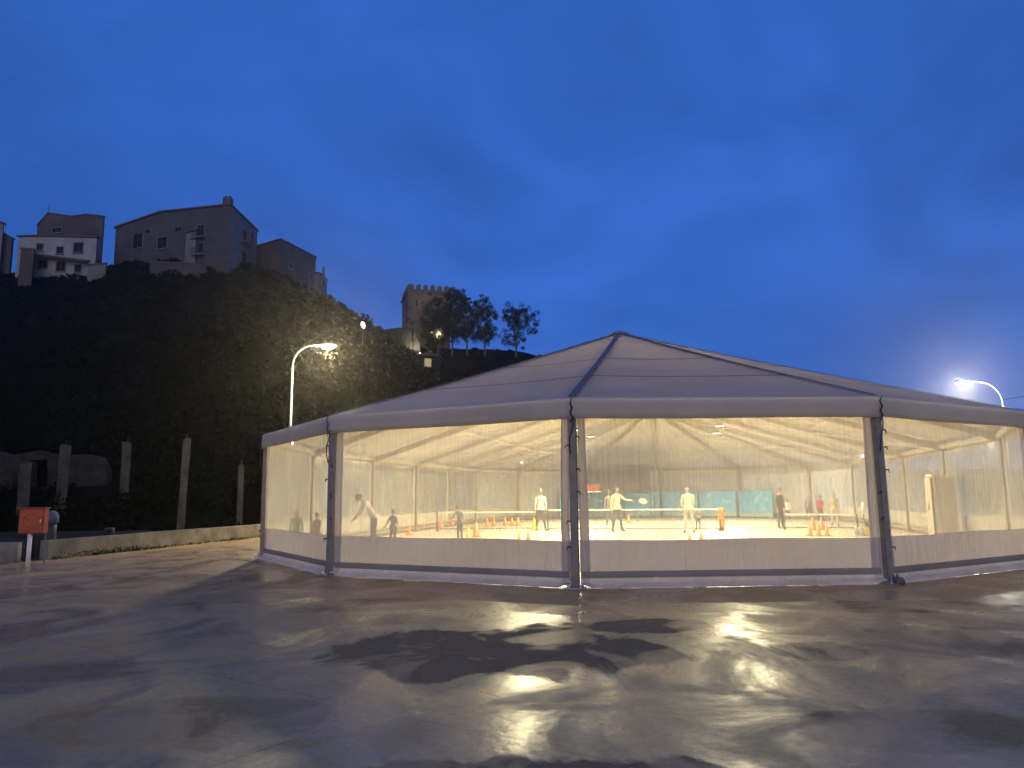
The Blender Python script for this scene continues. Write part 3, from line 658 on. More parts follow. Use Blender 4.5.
# ------------------------------------------------------------------ people
SKIN = mat('skin', (0.46, 0.29, 0.21), 0.55, var=0.06)
def cloth(name, c): return mat(name, c, 0.85, var=0.12, scale=6, bump=0.3, bscale=12)
HAIRS = {'dark': mat('dark_hair', (0.03, 0.022, 0.018), 0.6), 'brown': mat('brown_hair', (0.09, 0.055, 0.03), 0.6), 'grey': mat('grey_hair', (0.35, 0.33, 0.30), 0.6)}
SHOE = mat('dark_shoes', (0.03, 0.03, 0.035), 0.6)
EYE_M = mat('eye_dark', (0.02, 0.015, 0.012), 0.3); LIP = mat('lip', (0.36, 0.15, 0.13), 0.5)
def person(pos, height, face_deg, top, legs, hair='dark', lean=0, headtilt=0, armL=None, armR=None, stride=0.0, label='', bag=None, longhair=False, spread=0.10, bulk=1.0):
    """face_deg: direction the person faces, in world degrees (270 = towards the camera)."""
    t = thing('person', label, 'person', tuple(pos), 'people in the hall')
    la = R_(lean)
    def sp(z, x=0.0, y=0.0):                 # point on the torso, leaning forward about the hip
        h = z - 0.93; yy = y - h * math.sin(la); zz = 0.93 + h * math.cos(la) - y * math.sin(la) * 0.3
        return Vector((x, yy, zz))
    J = {}; rad = {}
    def j(n, p, r): J[n] = Vector(p); rad[n] = r
    b = bulk
    j('pelvis', (0, 0, 0.94), (0.155 * b, 0.115 * b)); j('waist', sp(1.10), (0.140 * b, 0.10 * b)); j('chest', sp(1.30), (0.165 * b, 0.115 * b)); j('collar', sp(1.43), (0.12, 0.085)); j('neck', sp(1.50, y=-0.01), (0.055, 0.055)); j('skull', sp(1.56, y=-0.015), (0.05, 0.05))
    for s, S in ((-1, 'L'), (1, 'R')):
        j('hip' + S, (s * 0.085, 0, 0.88), (0.095 * b, 0.10 * b)); sy = stride * s
        j('knee' + S, (s * (0.085 + spread * 0.35), -0.03 - sy * 0.5, 0.49), (0.066, 0.068)); j('calf' + S, (s * (0.085 + spread * 0.5), -0.0 - sy * 0.75, 0.32), (0.060, 0.062)); j('ankle' + S, (s * (0.085 + spread * 0.7), 0.0 - sy, 0.085), (0.048, 0.05))
        j('heel' + S, (s * (0.085 + spread * 0.7), 0.015 - sy, 0.045), (0.042, 0.042)); j('toe' + S, (s * (0.085 + spread * 0.75 + 0.03), -0.17 - sy, 0.038), (0.038, 0.03))
        sh = sp(1.405, x=s * 0.175); j('shoulder' + S, sh, (0.07 * b, 0.07 * b))
        arm = (armL if s < 0 else armR) or ((0.05, -0.01, -0.28), (0.02, -0.07, -0.25))
        e = sh + Vector((s * arm[0][0], arm[0][1], arm[0][2])); w = e + Vector((s * arm[1][0], arm[1][1], arm[1][2]))
        j('elbow' + S, e, (0.047 * b, 0.047 * b)); j('wrist' + S, w, (0.030, 0.030)); dh = (w - e).normalized(); j('palm' + S, w + dh * 0.07, (0.036, 0.022))
    E_ = [('pelvis', 'waist'), ('waist', 'chest'), ('chest', 'collar'), ('collar', 'neck'), ('neck', 'skull')]
    for S in 'LR': E_ += [('pelvis', 'hip' + S), ('hip' + S, 'knee' + S), ('knee' + S, 'calf' + S), ('calf' + S, 'ankle' + S), ('ankle' + S, 'heel' + S), ('heel' + S, 'toe' + S), ('collar', 'shoulder' + S), ('shoulder' + S, 'elbow' + S), ('elbow' + S, 'wrist' + S), ('wrist' + S, 'palm' + S)]
    names = list(J); idx = {n: i for i, n in enumerate(names)}
    me = bpy.data.meshes.new('body'); me.from_pydata([tuple(J[n]) for n in names], [(idx[a], idx[b_]) for a, b_ in E_], []); 
    ob = bpy.data.objects.new('body_rig', me); COL.objects.link(ob)
    md = ob.modifiers.new('skin', 'SKIN'); md.use_smooth_shade = True
    for i, n in enumerate(names):
        sv = me.skin_vertices[0].data[i]; sv.radius = rad[n]; sv.use_root = (n == 'pelvis')
    sb = ob.modifiers.new('sub', 'SUBSURF'); sb.levels = 1; sb.render_levels = 1
    dg = bpy.context.evaluated_depsgraph_get(); dg.update()
    m2 = bpy.data.meshes.new_from_object(ob.evaluated_get(dg)); bpy.data.objects.remove(ob); bpy.data.meshes.remove(me)
    # which bone a face belongs to decides its cloth
    bm = bmesh.new(); bm.from_mesh(m2); bpy.data.meshes.remove(m2)
    segs_ = [(J[a], J[b_], a, b_) for a, b_ in E_]
    def near(p):
        best = None
        for A, B, a, b_ in segs_:
            d = B - A; u = max(0, min(1, (p - A).dot(d) / max(1e-9, d.length_squared))); q = (A + d * u - p).length
            if best is None or q < best[0]: best = (q, a, b_)
        return best[1], best[2]
    for f in bm.faces:
        a, b_ = near(f.calc_center_median()); f.smooth = True
        if b_[:-1] in ('knee', 'calf', 'ankle', 'hip'): f.material_index = 1
        elif b_[:-1] in ('heel', 'toe'): f.material_index = 3
        elif b_[:-1] == 'palm' or b_ in ('neck', 'skull'): f.material_index = 2
        else: f.material_index = 0
        if b_[:-1] == 'hip' and f.calc_center_median().z > 0.97: f.material_index = 0
    bodyf = MB()
    bm.verts.ensure_lookup_table(); V = [v.co.copy() for v in bm.verts]
    for f in bm.faces: pass
    bodyf.v = [tuple(v) for v in V]; bodyf.f = [tuple(v.index for v in f.verts) for f in bm.faces]; bodyf.m = [f.material_index for f in bm.faces]; bm.free()
    # head with face
    ht = la + R_(headtilt); hc = J['skull'] + Vector((0, -math.sin(ht) * 0.115 - 0.01, math.cos(ht) * 0.115))
    fw = Vector((0, -math.cos(ht), -math.sin(ht))); up = Vector((0, -math.sin(ht), math.cos(ht))); rt = Vector((1, 0, 0))
    def hp(x, y, z): return hc + rt * x + fw * y + up * z
    Vh = []; n = 14; kk = 10
    for i in range(kk + 1):
        a = math.pi * (0.03 + 0.94 * i / kk); cz_ = -math.cos(a); rr = math.sin(a)
        wx = 0.076 * rr * (1 - 0.18 * max(0, -cz_)); wy = 0.097 * rr
        for k in range(n):
            q = 2 * math.pi * k / n; y = math.sin(q) * wy + (0.012 if cz_ < -0.2 and math.sin(q) > 0 else 0); Vh.append(hp(math.cos(q) * wx, y, cz_ * 0.118))
    bodyf.add(Vh, [(i * n + k, i * n + (k + 1) % n, (i + 1) * n + (k + 1) % n, (i + 1) * n + k) for i in range(kk) for k in range(n)] + [tuple(range(n - 1, -1, -1)), tuple(range(kk * n, kk * n + n))], 2)
    bodyf.add([hp(-0.014, 0.088, 0.015), hp(0.014, 0.088, 0.015), hp(0.017, 0.092, -0.03), hp(-0.017, 0.092, -0.03), hp(0, 0.122, -0.022)], [(0, 1, 4), (1, 2, 4), (2, 3, 4), (3, 0, 4)], 2)
    for s in (-1, 1):
        bodyf.ball(hp(s * 0.031, 0.086, 0.012), 0.010, 6, 4); bodyf.ball(hp(s * 0.076, 0.0, -0.005), (0.012, 0.022, 0.032), 6, 2)
    bodyf.ball(hp(0, 0.098, -0.060), (0.024, 0.008, 0.007), 6, 5)
    # fingers
    for s, S in ((-1, 'L'), (1, 'R')):
        dh = (J['palm' + S] - J['wrist' + S]).normalized(); sidev = dh.cross(Vector((0, 1, 0)) if abs(dh.y) < 0.8 else Vector((1, 0, 0))).normalized(); cur = dh.cross(sidev)
        tip0 = J['palm' + S] + dh * 0.015
        for k, ln in enumerate((0.066, 0.078, 0.074, 0.058)):
            o_ = tip0 + sidev * (k - 1.5) * 0.019; bodyf.tube([o_ - dh * 0.02, o_ + dh * ln * 0.5, o_ + dh * ln * 0.85 + cur * 0.014, o_ + dh * ln + cur * 0.032], [0.009, 0.0088, 0.008, 0.006], 5, 2)
        o_ = J['wrist' + S] + dh * 0.035 - sidev * 0.026; bodyf.tube([o_, o_ + dh * 0.025 - sidev * 0.022, o_ + dh * 0.055 - sidev * 0.026 + cur * 0.01], [0.011, 0.010, 0.007], 5, 2)
    sc = height / 1.76; rot = R_(face_deg) + math.pi / 2
    X = Matrix.Translation(Vector(pos)) @ Matrix.Rotation(rot, 4, 'Z') @ Matrix.Scale(sc, 4)
    def place(mb): mb.v = [tuple(X @ Vector(v)) for v in mb.v]; return mb
    place(bodyf).build('body', [top, legs, SKIN, SHOE, EYE_M, LIP], t, smooth=True)
    # hair: a cap over the back and top of the head
    hb = MB(); Vh = []; kk = 7
    for i in range(kk + 1):
        a = math.pi * 0.5 * i / kk * 0.98; rr = math.cos(a); zz = math.sin(a)
        for k in range(n):
            q = 2 * math.pi * k / n; front = max(0, math.sin(q)); z = -0.03 - (0.11 if longhair else 0.03) * (1 - front) + (0.085 * front) + zz * (0.16 - 0.085 * front + (0.11 if longhair else 0.03) * (1 - front))
            Vh.append(hp(math.cos(q) * (0.086 * rr + 0.002), math.sin(q) * (0.105 * rr) - 0.006, z))
    hb.add(Vh, [(i * n + k, i * n + (k + 1) % n, (i + 1) * n + (k + 1) % n, (i + 1) * n + k) for i in range(kk) for k in range(n)] + [tuple(range(kk * n, kk * n + n))])
    place(hb).build('hair', HAIRS[hair], t, smooth=True)
    # hem of the top
    hm = MB(); hv = []
    for i, (z, r) in enumerate(((0.86, 0.185), (0.90, 0.188), (1.02, 0.172))):
        for k in range(16):
            q = 2 * math.pi * k / 16; p = Vector((math.cos(q) * r * b, math.sin(q) * r * 0.78 * b, z)); hv.append(p if z < 0.95 else sp(z, p.x, p.y))
    hm.add(hv, [(i * 16 + k, i * 16 + (k + 1) % 16, (i + 1) * 16 + (k + 1) % 16, (i + 1) * 16 + k) for i in range(2) for k in range(16)])
    place(hm).build('hem', top, t, smooth=True)
    return t, (lambda v: X @ Vector(v)), J
C_ = dict(white=cloth('white_knit', (0.78, 0.77, 0.73)), greyt=cloth('grey_trousers', (0.10, 0.10, 0.12)), cream=cloth('cream_jacket', (0.66, 0.60, 0.42)), pale=cloth('pale_trousers', (0.48, 0.44, 0.40)), dark=cloth('dark_coat', (0.06, 0.055, 0.065)), red=cloth('red_jacket', (0.62, 0.06, 0.07)), beige=cloth('beige_coat', (0.55, 0.46, 0.33)), gcoat=cloth('grey_coat', (0.24, 0.24, 0.28)), green=cloth('green_jacket', (0.10, 0.22, 0.12)), jeans=cloth('dark_jeans', (0.07, 0.075, 0.10)), brown=cloth('brown_coat', (0.27, 0.20, 0.17)))
def P(px, py): return onz(px, py, 0.009)
def Pd(px, Y): q = at(px, 540, Y); return Vector((q.x, q.y, 0.009))
person(Pd(374, 24.6), 1.80, 205, C_['white'], C_['greyt'], 'dark', lean=38, headtilt=15, armL=((0.05, -0.12, -0.26), (0.0, -0.16, -0.18)), armR=((0.03, -0.14, -0.25), (0.0, -0.18, -0.16)), label='adult in a white top bending forward beside the left front post')
person(Pd(393, 24.0), 1.14, 250, C_['gcoat'], C_['jeans'], 'brown', spread=0.06, armL=((0.10, -0.05, -0.24), (0.05, -0.12, -0.16)), label='small child in a grey coat next to the bending adult')
person(Pd(296, 20.6), 1.20, 280, C_['green'], C_['jeans'], 'dark', label='child in a dark green jacket in the leftmost window', longhair=True)
person(Pd(317, 21.0), 1.12, 240, C_['brown'], C_['greyt'], 'brown', label='child in a brown coat left of the left front post', armR=((0.10, -0.12, -0.18), (0.04, -0.12, 0.10)))
person(P(460, 541), 1.22, 240, C_['gcoat'], C_['jeans'], 'dark', lean=10, headtilt=12, stride=0.06, armL=((0.14, -0.06, -0.20), (0.06, -0.14, -0.12)), armR=((0.14, -0.02, -0.22), (0.05, -0.10, -0.14)), label='child in a dark grey coat in front of the left net')
person(P(541, 530), 1.80, 268, C_['white'], C_['greyt'], 'grey', stride=0.05, spread=0.16, label='man in a white sweater and grey trousers left of the centre post')
person(P(610, 525.5), 1.72, 90, C_['brown'], C_['greyt'], 'brown', label='person half hidden behind the player in cream')
tp, X, J = person(P(617.5, 531.5), 1.86, 300, C_['cream'], C_['greyt'], 'dark', spread=0.16, stride=0.05, armR=((0.14, -0.16, -0.16), (0.16, -0.18, -0.02)), armL=((0.08, 0.0, -0.27), (0.06, -0.06, -0.24)), label='player in a cream top reaching a pale racket out over the long net')
person(P(689.5, 533), 1.84, 84, C_['cream'], C_['pale'], 'grey', lean=16, headtilt=38, spread=0.12, bulk=1.12, armL=((0.05, -0.06, -0.26), (-0.02, -0.18, -0.12)), armR=((0.05, -0.06, -0.26), (-0.02, -0.18, -0.12)), label='man in a cream jacket seen from behind with his head bowed')
person(P(698.5, 530), 1.05, 110, C_['gcoat'], C_['jeans'], 'brown', label='small child in grey half hidden behind the man in the cream jacket')
person(P(781, 528.5), 1.74, 300, C_['dark'], C_['jeans'], 'dark', spread=0.05, label='tall adult in a dark coat at the left end of the short net')
person(P(788, 521), 1.22, 262, C_['white'], C_['greyt'], 'brown', label='child in a white top beside the tall adult in the dark coat', longhair=True)
person(P(809.5, 521), 1.42, 255, C_['gcoat'], C_['greyt'], 'grey', label='child in a slate grey jacket left of the child in red')
person(P(821, 521), 1.36, 265, C_['red'], C_['jeans'], 'dark', label='child in a red jacket behind the cluster of orange cones')
person(P(835.5, 526), 1.50, 250, C_['beige'], C_['pale'], 'grey', label='person in beige right of the child in red', armL=((0.06, -0.14, -0.2), (-0.05, -0.14, 0.12)))
# racket held by the player
w = X(J['palmR'] ); dirx = (X(J['palmR']) - X(J['elbowR'])).normalized(); t = thing('racket', 'pale racket held out by the player in cream', 'racket', tuple(w))
upv = Vector((0, 0, 1)); ct = w + dirx * 0.42
mb = MB(); mb.tube([w - dirx * 0.05, w + dirx * 0.24], [0.017, 0.014], 8); mb.build('handle', M['black'], t)
s_ = dirx.cross(upv).normalized(); u_ = s_.cross(dirx)
mb = MB(); mb.tube([ct + (dirx * 0.17 * math.cos(a)) + (s_ * 0.05 + u_ * 0.10) * math.sin(a) for a in [2 * math.pi * k / 20 for k in range(21)]], 0.014, 6, cap=False); mb.build('rim', M['white'], t)
mb = MB(); mb.add([ct + (dirx * 0.16 * math.cos(a)) + (s_ * 0.046 + u_ * 0.092) * math.sin(a) for a in [2 * math.pi * k / 20 for k in range(20)]], [tuple(range(20))]); mb.build('face', M['white'], t)

# ------------------------------------------------------------------ behind the tent: raised road, cars, shelter, lamp
mb = MB(); TZ = 0.95
mb.prism([(-4, 58.0, -0.2), (60, 58.0, -0.2), (60, 78.0, -0.2), (-4, 78.0, -0.2)], (0, 0, TZ + 0.2)); mb.build('raised_road', mat('old_asphalt', (0.05, 0.05, 0.05), 0.85, var=0.2, scale=1), kind='structure')
def car(name, paint, loc, rz, label, tall=1.0):
    t = thing(name, label, 'car', (0, 0, 0), 'cars parked behind the tent')
    prof = [(-2.05, 0.35), (-2.08, 0.72), (-1.95, 0.92), (-1.55, 0.98), (-1.05, 1.42 * tall), (-0.2, 1.50 * tall), (0.75, 1.44 * tall), (1.25, 1.02), (1.95, 0.88), (2.08, 0.62), (2.05, 0.33)]
    mb = MB(); ws = []
    for x, z in prof: ws.append(0.80 if z < 1.0 else 0.66)
    V = [(x, -w, z) for (x, z), w in zip(prof, ws)] + [(x, w, z) for (x, z), w in zip(prof, ws)]; n = len(prof)
    mb.add(V, [tuple(range(n - 1, -1, -1)), tuple(range(n, 2 * n))] + [(i, (i + 1) % n, n + (i + 1) % n, n + i) for i in range(n)]); body = mb.build('body', paint, t)
    for s in (-1, 1):
        mb = MB(); mb.add([(-1.30, s * 0.765, 1.06), (-0.98, s * 0.69, 1.36 * tall), (-0.15, s * 0.68, 1.43 * tall), (-0.15, s * 0.775, 1.06)], [(0, 1, 2, 3)]); mb.build('side_window', M['glass'], t)
        mb = MB(); mb.add([(-0.05, s * 0.775, 1.06), (-0.05, s * 0.68, 1.43 * tall), (0.66, s * 0.69, 1.37 * tall), (1.05, s * 0.765, 1.06)], [(0, 1, 2, 3)]); mb.build('side_window', M['glass'], t)
        for x in (-1.3, 1.3):
            mb = MB(); mb.lathe((x, s * 0.72, 0.31), [(0.31, -0.09), (0.31, 0.09), (0.2, 0.10)], 16, ax=(1, 0, 0), ay=(0, 0, 1), az=(0, s, 0)); wh = mb.build('wheel', M['tyre'], t)
            mb = MB(); mb.lathe((x, s * 0.72, 0.31), [(0.19, 0.101), (0.16, 0.112), (0.03, 0.116)], 12, ax=(1, 0, 0), ay=(0, 0, 1), az=(0, s, 0)); mb.build('rim', M['chrome'], wh)
        mb = MB(); mb.box((2.02, s * 0.6, 0.68), (0.14, 0.3, 0.14)); mb.build('headlight', M['white'], t)
        mb = MB(); mb.box((-2.03, s * 0.62, 0.76), (0.12, 0.24, 0.16)); mb.build('tail_light', M['red'], t)
    mb = MB(); mb.add([(0.80, -0.60, 1.42 * tall), (0.80, 0.60, 1.42 * tall), (1.26, 0.68, 1.045), (1.26, -0.68, 1.045)], [(0, 1, 2, 3)]); mb.build('windscreen', M['glass'], t)
    mb = MB(); mb.add([(-1.10, -0.60, 1.41 * tall), (-1.54, -0.68, 1.0), (-1.54, 0.68, 1.0), (-1.10, 0.60, 1.41 * tall)], [(0, 1, 2, 3)]); mb.build('rear_window', M['glass'], t)
    t.location = loc; t.rotation_euler = (0, 0, rz); return t
def carpaint(n, c): return mat(n, c, 0.25, 0.1)
for px, c, lab in ((705, (0.7, 0.7, 0.68), 'white car parked behind the tent just right of the man in the cream jacket'), (727, (0.6, 0.6, 0.58), 'pale car parked behind the tent, in the middle of three'), (748, (0.72, 0.72, 0.70), 'white car parked behind the tent, rightmost of three')):
    car('parked_car', carpaint('car_paint', c), (at(px, 490, 60.6).x, 60.6, TZ), math.pi / 2 + 0.05, lab)
DS = 48.6
x0, x1 = at(582, 470, DS).x, at(652, 470, DS).x; zt = at(618, 465, DS).z
t = thing('canopy_stall', 'dark canopy stall with a grey backdrop at the far end of the hall', 'stall', ((x0 + x1) / 2, DS, 0.008))
mb = MB(); mb.prism([(x0 - 0.1, DS - 0.9, zt - 0.32), (x1, DS - 0.9, zt - 0.32), (x1, DS - 0.9, zt - 0.22), (x1 - 0.5, DS - 0.9, zt - 0.02), (x0 + 0.5, DS - 0.9, zt), (x0 - 0.1, DS - 0.9, zt - 0.2)], (0, 1.6, 0)); mb.build('canopy', mat('charcoal_canvas', (0.02, 0.02, 0.02), 0.9), t)
for x in (x0 + 0.6, x1 - 0.05):
    for y in (DS - 0.8, DS + 0.6): mb = MB(); mb.box((x, y, (zt - 0.32 + 0.008) / 2), (0.06, 0.06, zt - 0.34)); mb.build('post', M['iron'], t)
mb = MB(); mb.box(((x0 + x1) / 2, DS + 0.66, zt - 0.32 - 0.75), (x1 - x0 - 0.1, 0.03, 1.45)); mb.build('backdrop', mat('dark_grey_canvas', (0.06, 0.058, 0.055), 0.9, var=0.3, scale=1.5), t)
mb = MB(); mb.box((x0 + 0.55, DS - 0.1, 1.99), (0.95, 0.9, 0.42)); mb.build('red_pelmet', mat('red_canvas', (0.30, 0.05, 0.045), 0.8, var=0.15), t)
mb = MB(); mb.box((x0 + 0.55, DS - 0.1, 1.74), (1.05, 1.0, 0.06)); mb.build('shelf', M['white'], t)

def street_lamp(pole_px, head_px, head_py, Y, label, lensm, power, col, group='street lamps', zb=0.0, r=0.07, group_on=True):
    head = at(head_px, head_py, Y); base = at(pole_px, head_py, Y); base.z = zb
    t = thing('street_lamp', label, 'street lamp', tuple(base), group)
    s = 1 if head.x > base.x else -1; reach = abs(head.x - base.x); zt = head.z + 0.12
    bend = max(0.35, reach * 0.55)
    mb = MB(); mb.tube([base, base + Vector((0, 0, 1.2)), Vector((base.x, base.y, zt - bend * 1.1))], [r * 1.25, r, r * 0.72], 10); mb.build('pole', M['galv'], t, smooth=True)
    mb = MB(); pts = [Vector((base.x + s * bend * (1 - math.cos(a)), base.y, zt - bend * 1.1 + bend * 1.1 * math.sin(a))) for a in [math.pi / 2 * k / 8 for k in range(9)]]
    pts.append(Vector((head.x - s * 0.28, head.y, zt + 0.02)))
    mb.tube(pts, r * 0.6, 8); mb.build('arm', M['galv'], t, smooth=True)
    mb = MB(); mb.lathe((base.x, base.y, zb), [(0.16, 0.0), (0.16, 0.03), (0.09, 0.05), (0.085, 0.4), (0.07, 0.42)], 10); mb.build('base_collar', M['galv'], t)
    mb = MB(); c = Vector((head.x, head.y, head.z + 0.10))
    mb.prism([c + Vector((-0.36, -0.10, 0)), c + Vector((-0.2, -0.17, 0)), c + Vector((0.3, -0.17, 0)), c + Vector((0.38, -0.10, 0)), c + Vector((0.38, 0.10, 0)), c + Vector((0.3, 0.17, 0)), c + Vector((-0.2, 0.17, 0)), c + Vector((-0.36, 0.10, 0))], (0, 0, 0.10)); hd = mb.build('head', M['galv'], t)
    mb = MB(); V = []; mb.ball((c.x, c.y, c.z - 0.02), (0.30, 0.15, 0.15), 14); mb.build('lens', lensm, hd, smooth=True)
    light('lamp_light', 'POINT', (head.x, head.y, head.z - 0.20), power, col, t, shadow_soft_size=0.3)
    return t
street_lamp(293, 328, 348, 34.0, 'lit street lamp with a curved arm behind the left end of the tent', M['street_l'], 4600, (1.0, 0.86, 0.52))
street_lamp(1001, 962, 384, 44.0, 'lit street lamp behind the right slope of the tent roof', M['street_r'], 9000, (1.0, 0.97, 0.86))
def small_lamp(px, py, Y, zb, label):
    q = at(px, py, Y); b = Vector((q.x, q.y, zb)); t = thing('road_lamp', label, 'street lamp', tuple(b), 'street lamps')
    mb = MB(); mb.tube([b, q + Vector((0, 0, -0.15))], [0.07, 0.045], 8); mb.build('pole', M['galv'], t)
    mb = MB(); mb.ball(q, 0.22, 10); mb.build('globe', lampmat('road_lamp_glow', (1, 0.96, 0.8), 6), t, smooth=True)
    mb = MB(); mb.lathe(q + Vector((0, 0, 0.2)), [(0.24, 0), (0.12, 0.08), (0.02, 0.1)], 10); mb.build('cap', M['galv'], t)
small_lamp(698, 467, 75, TZ, 'small globe lamp seen through the back of the tent')
# cable leaving the right lamp post
p0 = at(1001, 400, 44.0); p1 = at(1100, 372, 46)
mb = MB(); mb.tube([p0.lerp(p1, k / 12) + Vector((0, 0, -1.0 * (k / 12) * (1 - k / 12))) for k in range(13)], 0.022, 5); tag(mb.build('overhead_cable', M['black']), 'thin dark cable running right from the right street lamp', 'cable')

# ------------------------------------------------------------------ low wall on the left, with box and weeds
g0, g1 = onz(47, 560), onz(262.5, 536.7); d = (g1 - g0).normalized(); g2 = g1 + d * 14
wn2 = Vector((-d.y, d.x, 0)); up = Vector((0, 0, 1))
mb = MB(); e0 = onz(-140, 566) + wn2 * 0.1
pg = [onz(21, 562) + Vector((0, 0.2, 0)), g0 + wn2 * 0.2, g2 + wn2 * 0.2, g2 + wn2 * 30, Vector((-60, 50, 0)), Vector((-60, 22, 0)), onz(-140, 566) + Vector((0, 0.2, 0))]
mb.add([(q.x, q.y, 0.012) for q in pg], [tuple(range(len(pg)))]); mb.build('rough_ground', mat('dark_soil', (0.020, 0.019, 0.015), 0.95, spec=0.05, var=0.5, scale=0.8, bump=0.6, bscale=5), kind='structure')
def low_wall(a, b, label, h=0.52):
    t = thing('low_wall', label, 'wall', tuple(a)); L = (b - a).length; dn = (b - a).normalized(); nn = Vector((-dn.y, dn.x, 0)); n = max(1, int(L / 3.2))
    for k in range(n):
        s0, s1 = a.lerp(b, k / n), a.lerp(b, (k + 1) / n)
        mb = MB(); mb.obox((s0 + s1) / 2 + nn * 0.12 + up * (h / 2 - 0.05), dn * ((s1 - s0).length / 2 - 0.008), nn * 0.12, up * (h / 2 + 0.03 + 0.006 * (k % 2))); mb.build('wall_section', M['concrete'], t)
    return t
low_wall(g0, g2, 'low concrete wall running from the red box back behind the tent')
gl = onz(21, 562); gl2 = onz(-140, 566)
low_wall(gl, gl2, 'short low concrete wall at the left edge behind the red box')
# dark gate pier in the gap
pc = onz(28.5, 559) + Vector((0, 0.15, 0)); t = thing('gate_pier', 'dark stub pier in the gap of the low wall behind the red box', 'pier', tuple(pc))
mb = MB(); mb.box((pc.x, pc.y, 0.28), (0.26, 0.26, 0.58)); mb.build('shaft', M['stone'], t); mb = MB(); mb.box((pc.x, pc.y, 0.60), (0.32, 0.32, 0.06)); mb.build('cap', M['stone'], t)
# red hose box on its post
q = onz(27.5, 567); t = thing('fire_hose_box', 'red metal hose cabinet on a pale post at the left', 'hose box', tuple(q)); bz = R_(12)
ax_ = Vector((math.cos(bz), math.sin(bz), 0)); ay_ = Vector((-math.sin(bz), math.cos(bz), 0))
c = q + up * 1.07 + ax_ * 0.04 + ay_ * 0.04
mb = MB(); mb.obox(c, ax_ * 0.27, ay_ * 0.13, up * 0.29); mb.build('cabinet', M['red'], t)
mb = MB(); mb.obox(c - ay_ * 0.140, ax_ * 0.245, ay_ * 0.010, up * 0.265); dr = mb.build('door', M['lit_red'], t)
mb = MB(); mb.obox(c - ay_ * 0.156 + ax_ * 0.20, ax_ * 0.012, ay_ * 0.008, up * 0.035); mb.build('latch', M['chrome'], dr)
mb = MB(); mb.tube([c - ay_ * 0.153 + ax_ * 0.17 * math.cos(a) + up * 0.17 * math.sin(a) for a in [0.3 + 5.2 * k / 14 for k in range(15)]], 0.006, 5); mb.build('door_emboss', M['red'], dr)
mb = MB(); mb.obox(c + up * 0.302, ax_ * 0.30, ay_ * 0.17, up * 0.012); mb.build('lid', M['red'], t)
mb = MB(); mb.tube([q, q + up * 0.79], 0.05, 10); mb.build('post', M['white'], t, smooth=True)
mb = MB(); mb.tube([c + ax_ * 0.24 + ay_ * 0.1 - up * 0.29, c + ax_ * 0.25 + ay_ * 0.12 - up * 1.05], 0.016, 6); mb.build('pipe', M['galv'], t)
# weeds along the wall foot
mb = MB(); rn = random.Random(5)
for k in range(330):
    s = abs(rn.choice((2.0, 2.6, 3.1, 5, 9, 13)) + rn.gauss(0, 0.7 + 1.2 * rn.random())); p = g0 + d * s - wn2 * rn.uniform(-0.02, 0.16); h = rn.uniform(0.02, 0.13) * (1.5 if s < 4 else 0.7)
    for n_ in range(4): leaf_quad(mb, p + Vector((rn.uniform(-.06, .06), rn.uniform(-.06, .06), h * rn.random())), 0.032, rn)
tag(mb.build('wall_weeds', M['leaf'], kind='stuff'), 'weeds growing along the foot of the low concrete wall', 'weeds')
# rubble on the rough ground behind the wall
def rock(px, py, Y, sx, sy, sz, m, name, label, cat, seed):
    q = at(px, py, Y); z0 = max(0, q.z - sz / 2); bm = bmesh.new(); bmesh.ops.create_cube(bm, size=1); bmesh.ops.subdivide_edges(bm, edges=bm.edges[:], cuts=2, use_grid_fill=True)
    for v in bm.verts:
        l = v.co.length; v.co = v.co * (0.72 + 0.28 * 0.5 / max(0.01, l)); v.co.x *= sx; v.co.y *= sy; v.co.z *= sz
        v.co += Vector((mnoise.noise(v.co * 3 + Vector((seed, 0, 0))), mnoise.noise(v.co * 3 + Vector((0, seed, 0))), mnoise.noise(v.co * 3))) * 0.06
    me = bpy.data.meshes.new(name); bm.to_mesh(me); bm.free(); me.materials.append(m); o = bpy.data.objects.new(name, me); COL.objects.link(o); o.location = (q.x, q.y, z0 + sz * 0.42); tag(o, label, cat)
rock(109, 531, 26.5, 0.28, 0.3, 0.28, M['pillar'], 'concrete_block', 'small pale concrete block behind the low wall', 'block', 3)
# tarpaulin-covered drum right behind the hose box
q = at(51, 526, 24.0); q.z = 0; t = thing('covered_drum', 'drum under a pale blue-grey cover just right of the red box', 'drum', (q.x, q.y, 0))
mb = MB(); mb.lathe(q, [(0.16, 0.0), (0.17, 0.25), (0.165, 0.55), (0.16, 0.86)], 16); mb.build('drum', M['iron'], t, smooth=True)
mb = MB()
mb.lathe(q, [(0.175, 0.84), (0.21, 0.86), (0.205, 1.02), (0.17, 1.15), (0.10, 1.21), (0.02, 1.23)], 18); mb.build('cover', mat('blue_grey_tarp', (0.10, 0.11, 0.15), 0.8, var=0.1), t, smooth=True)

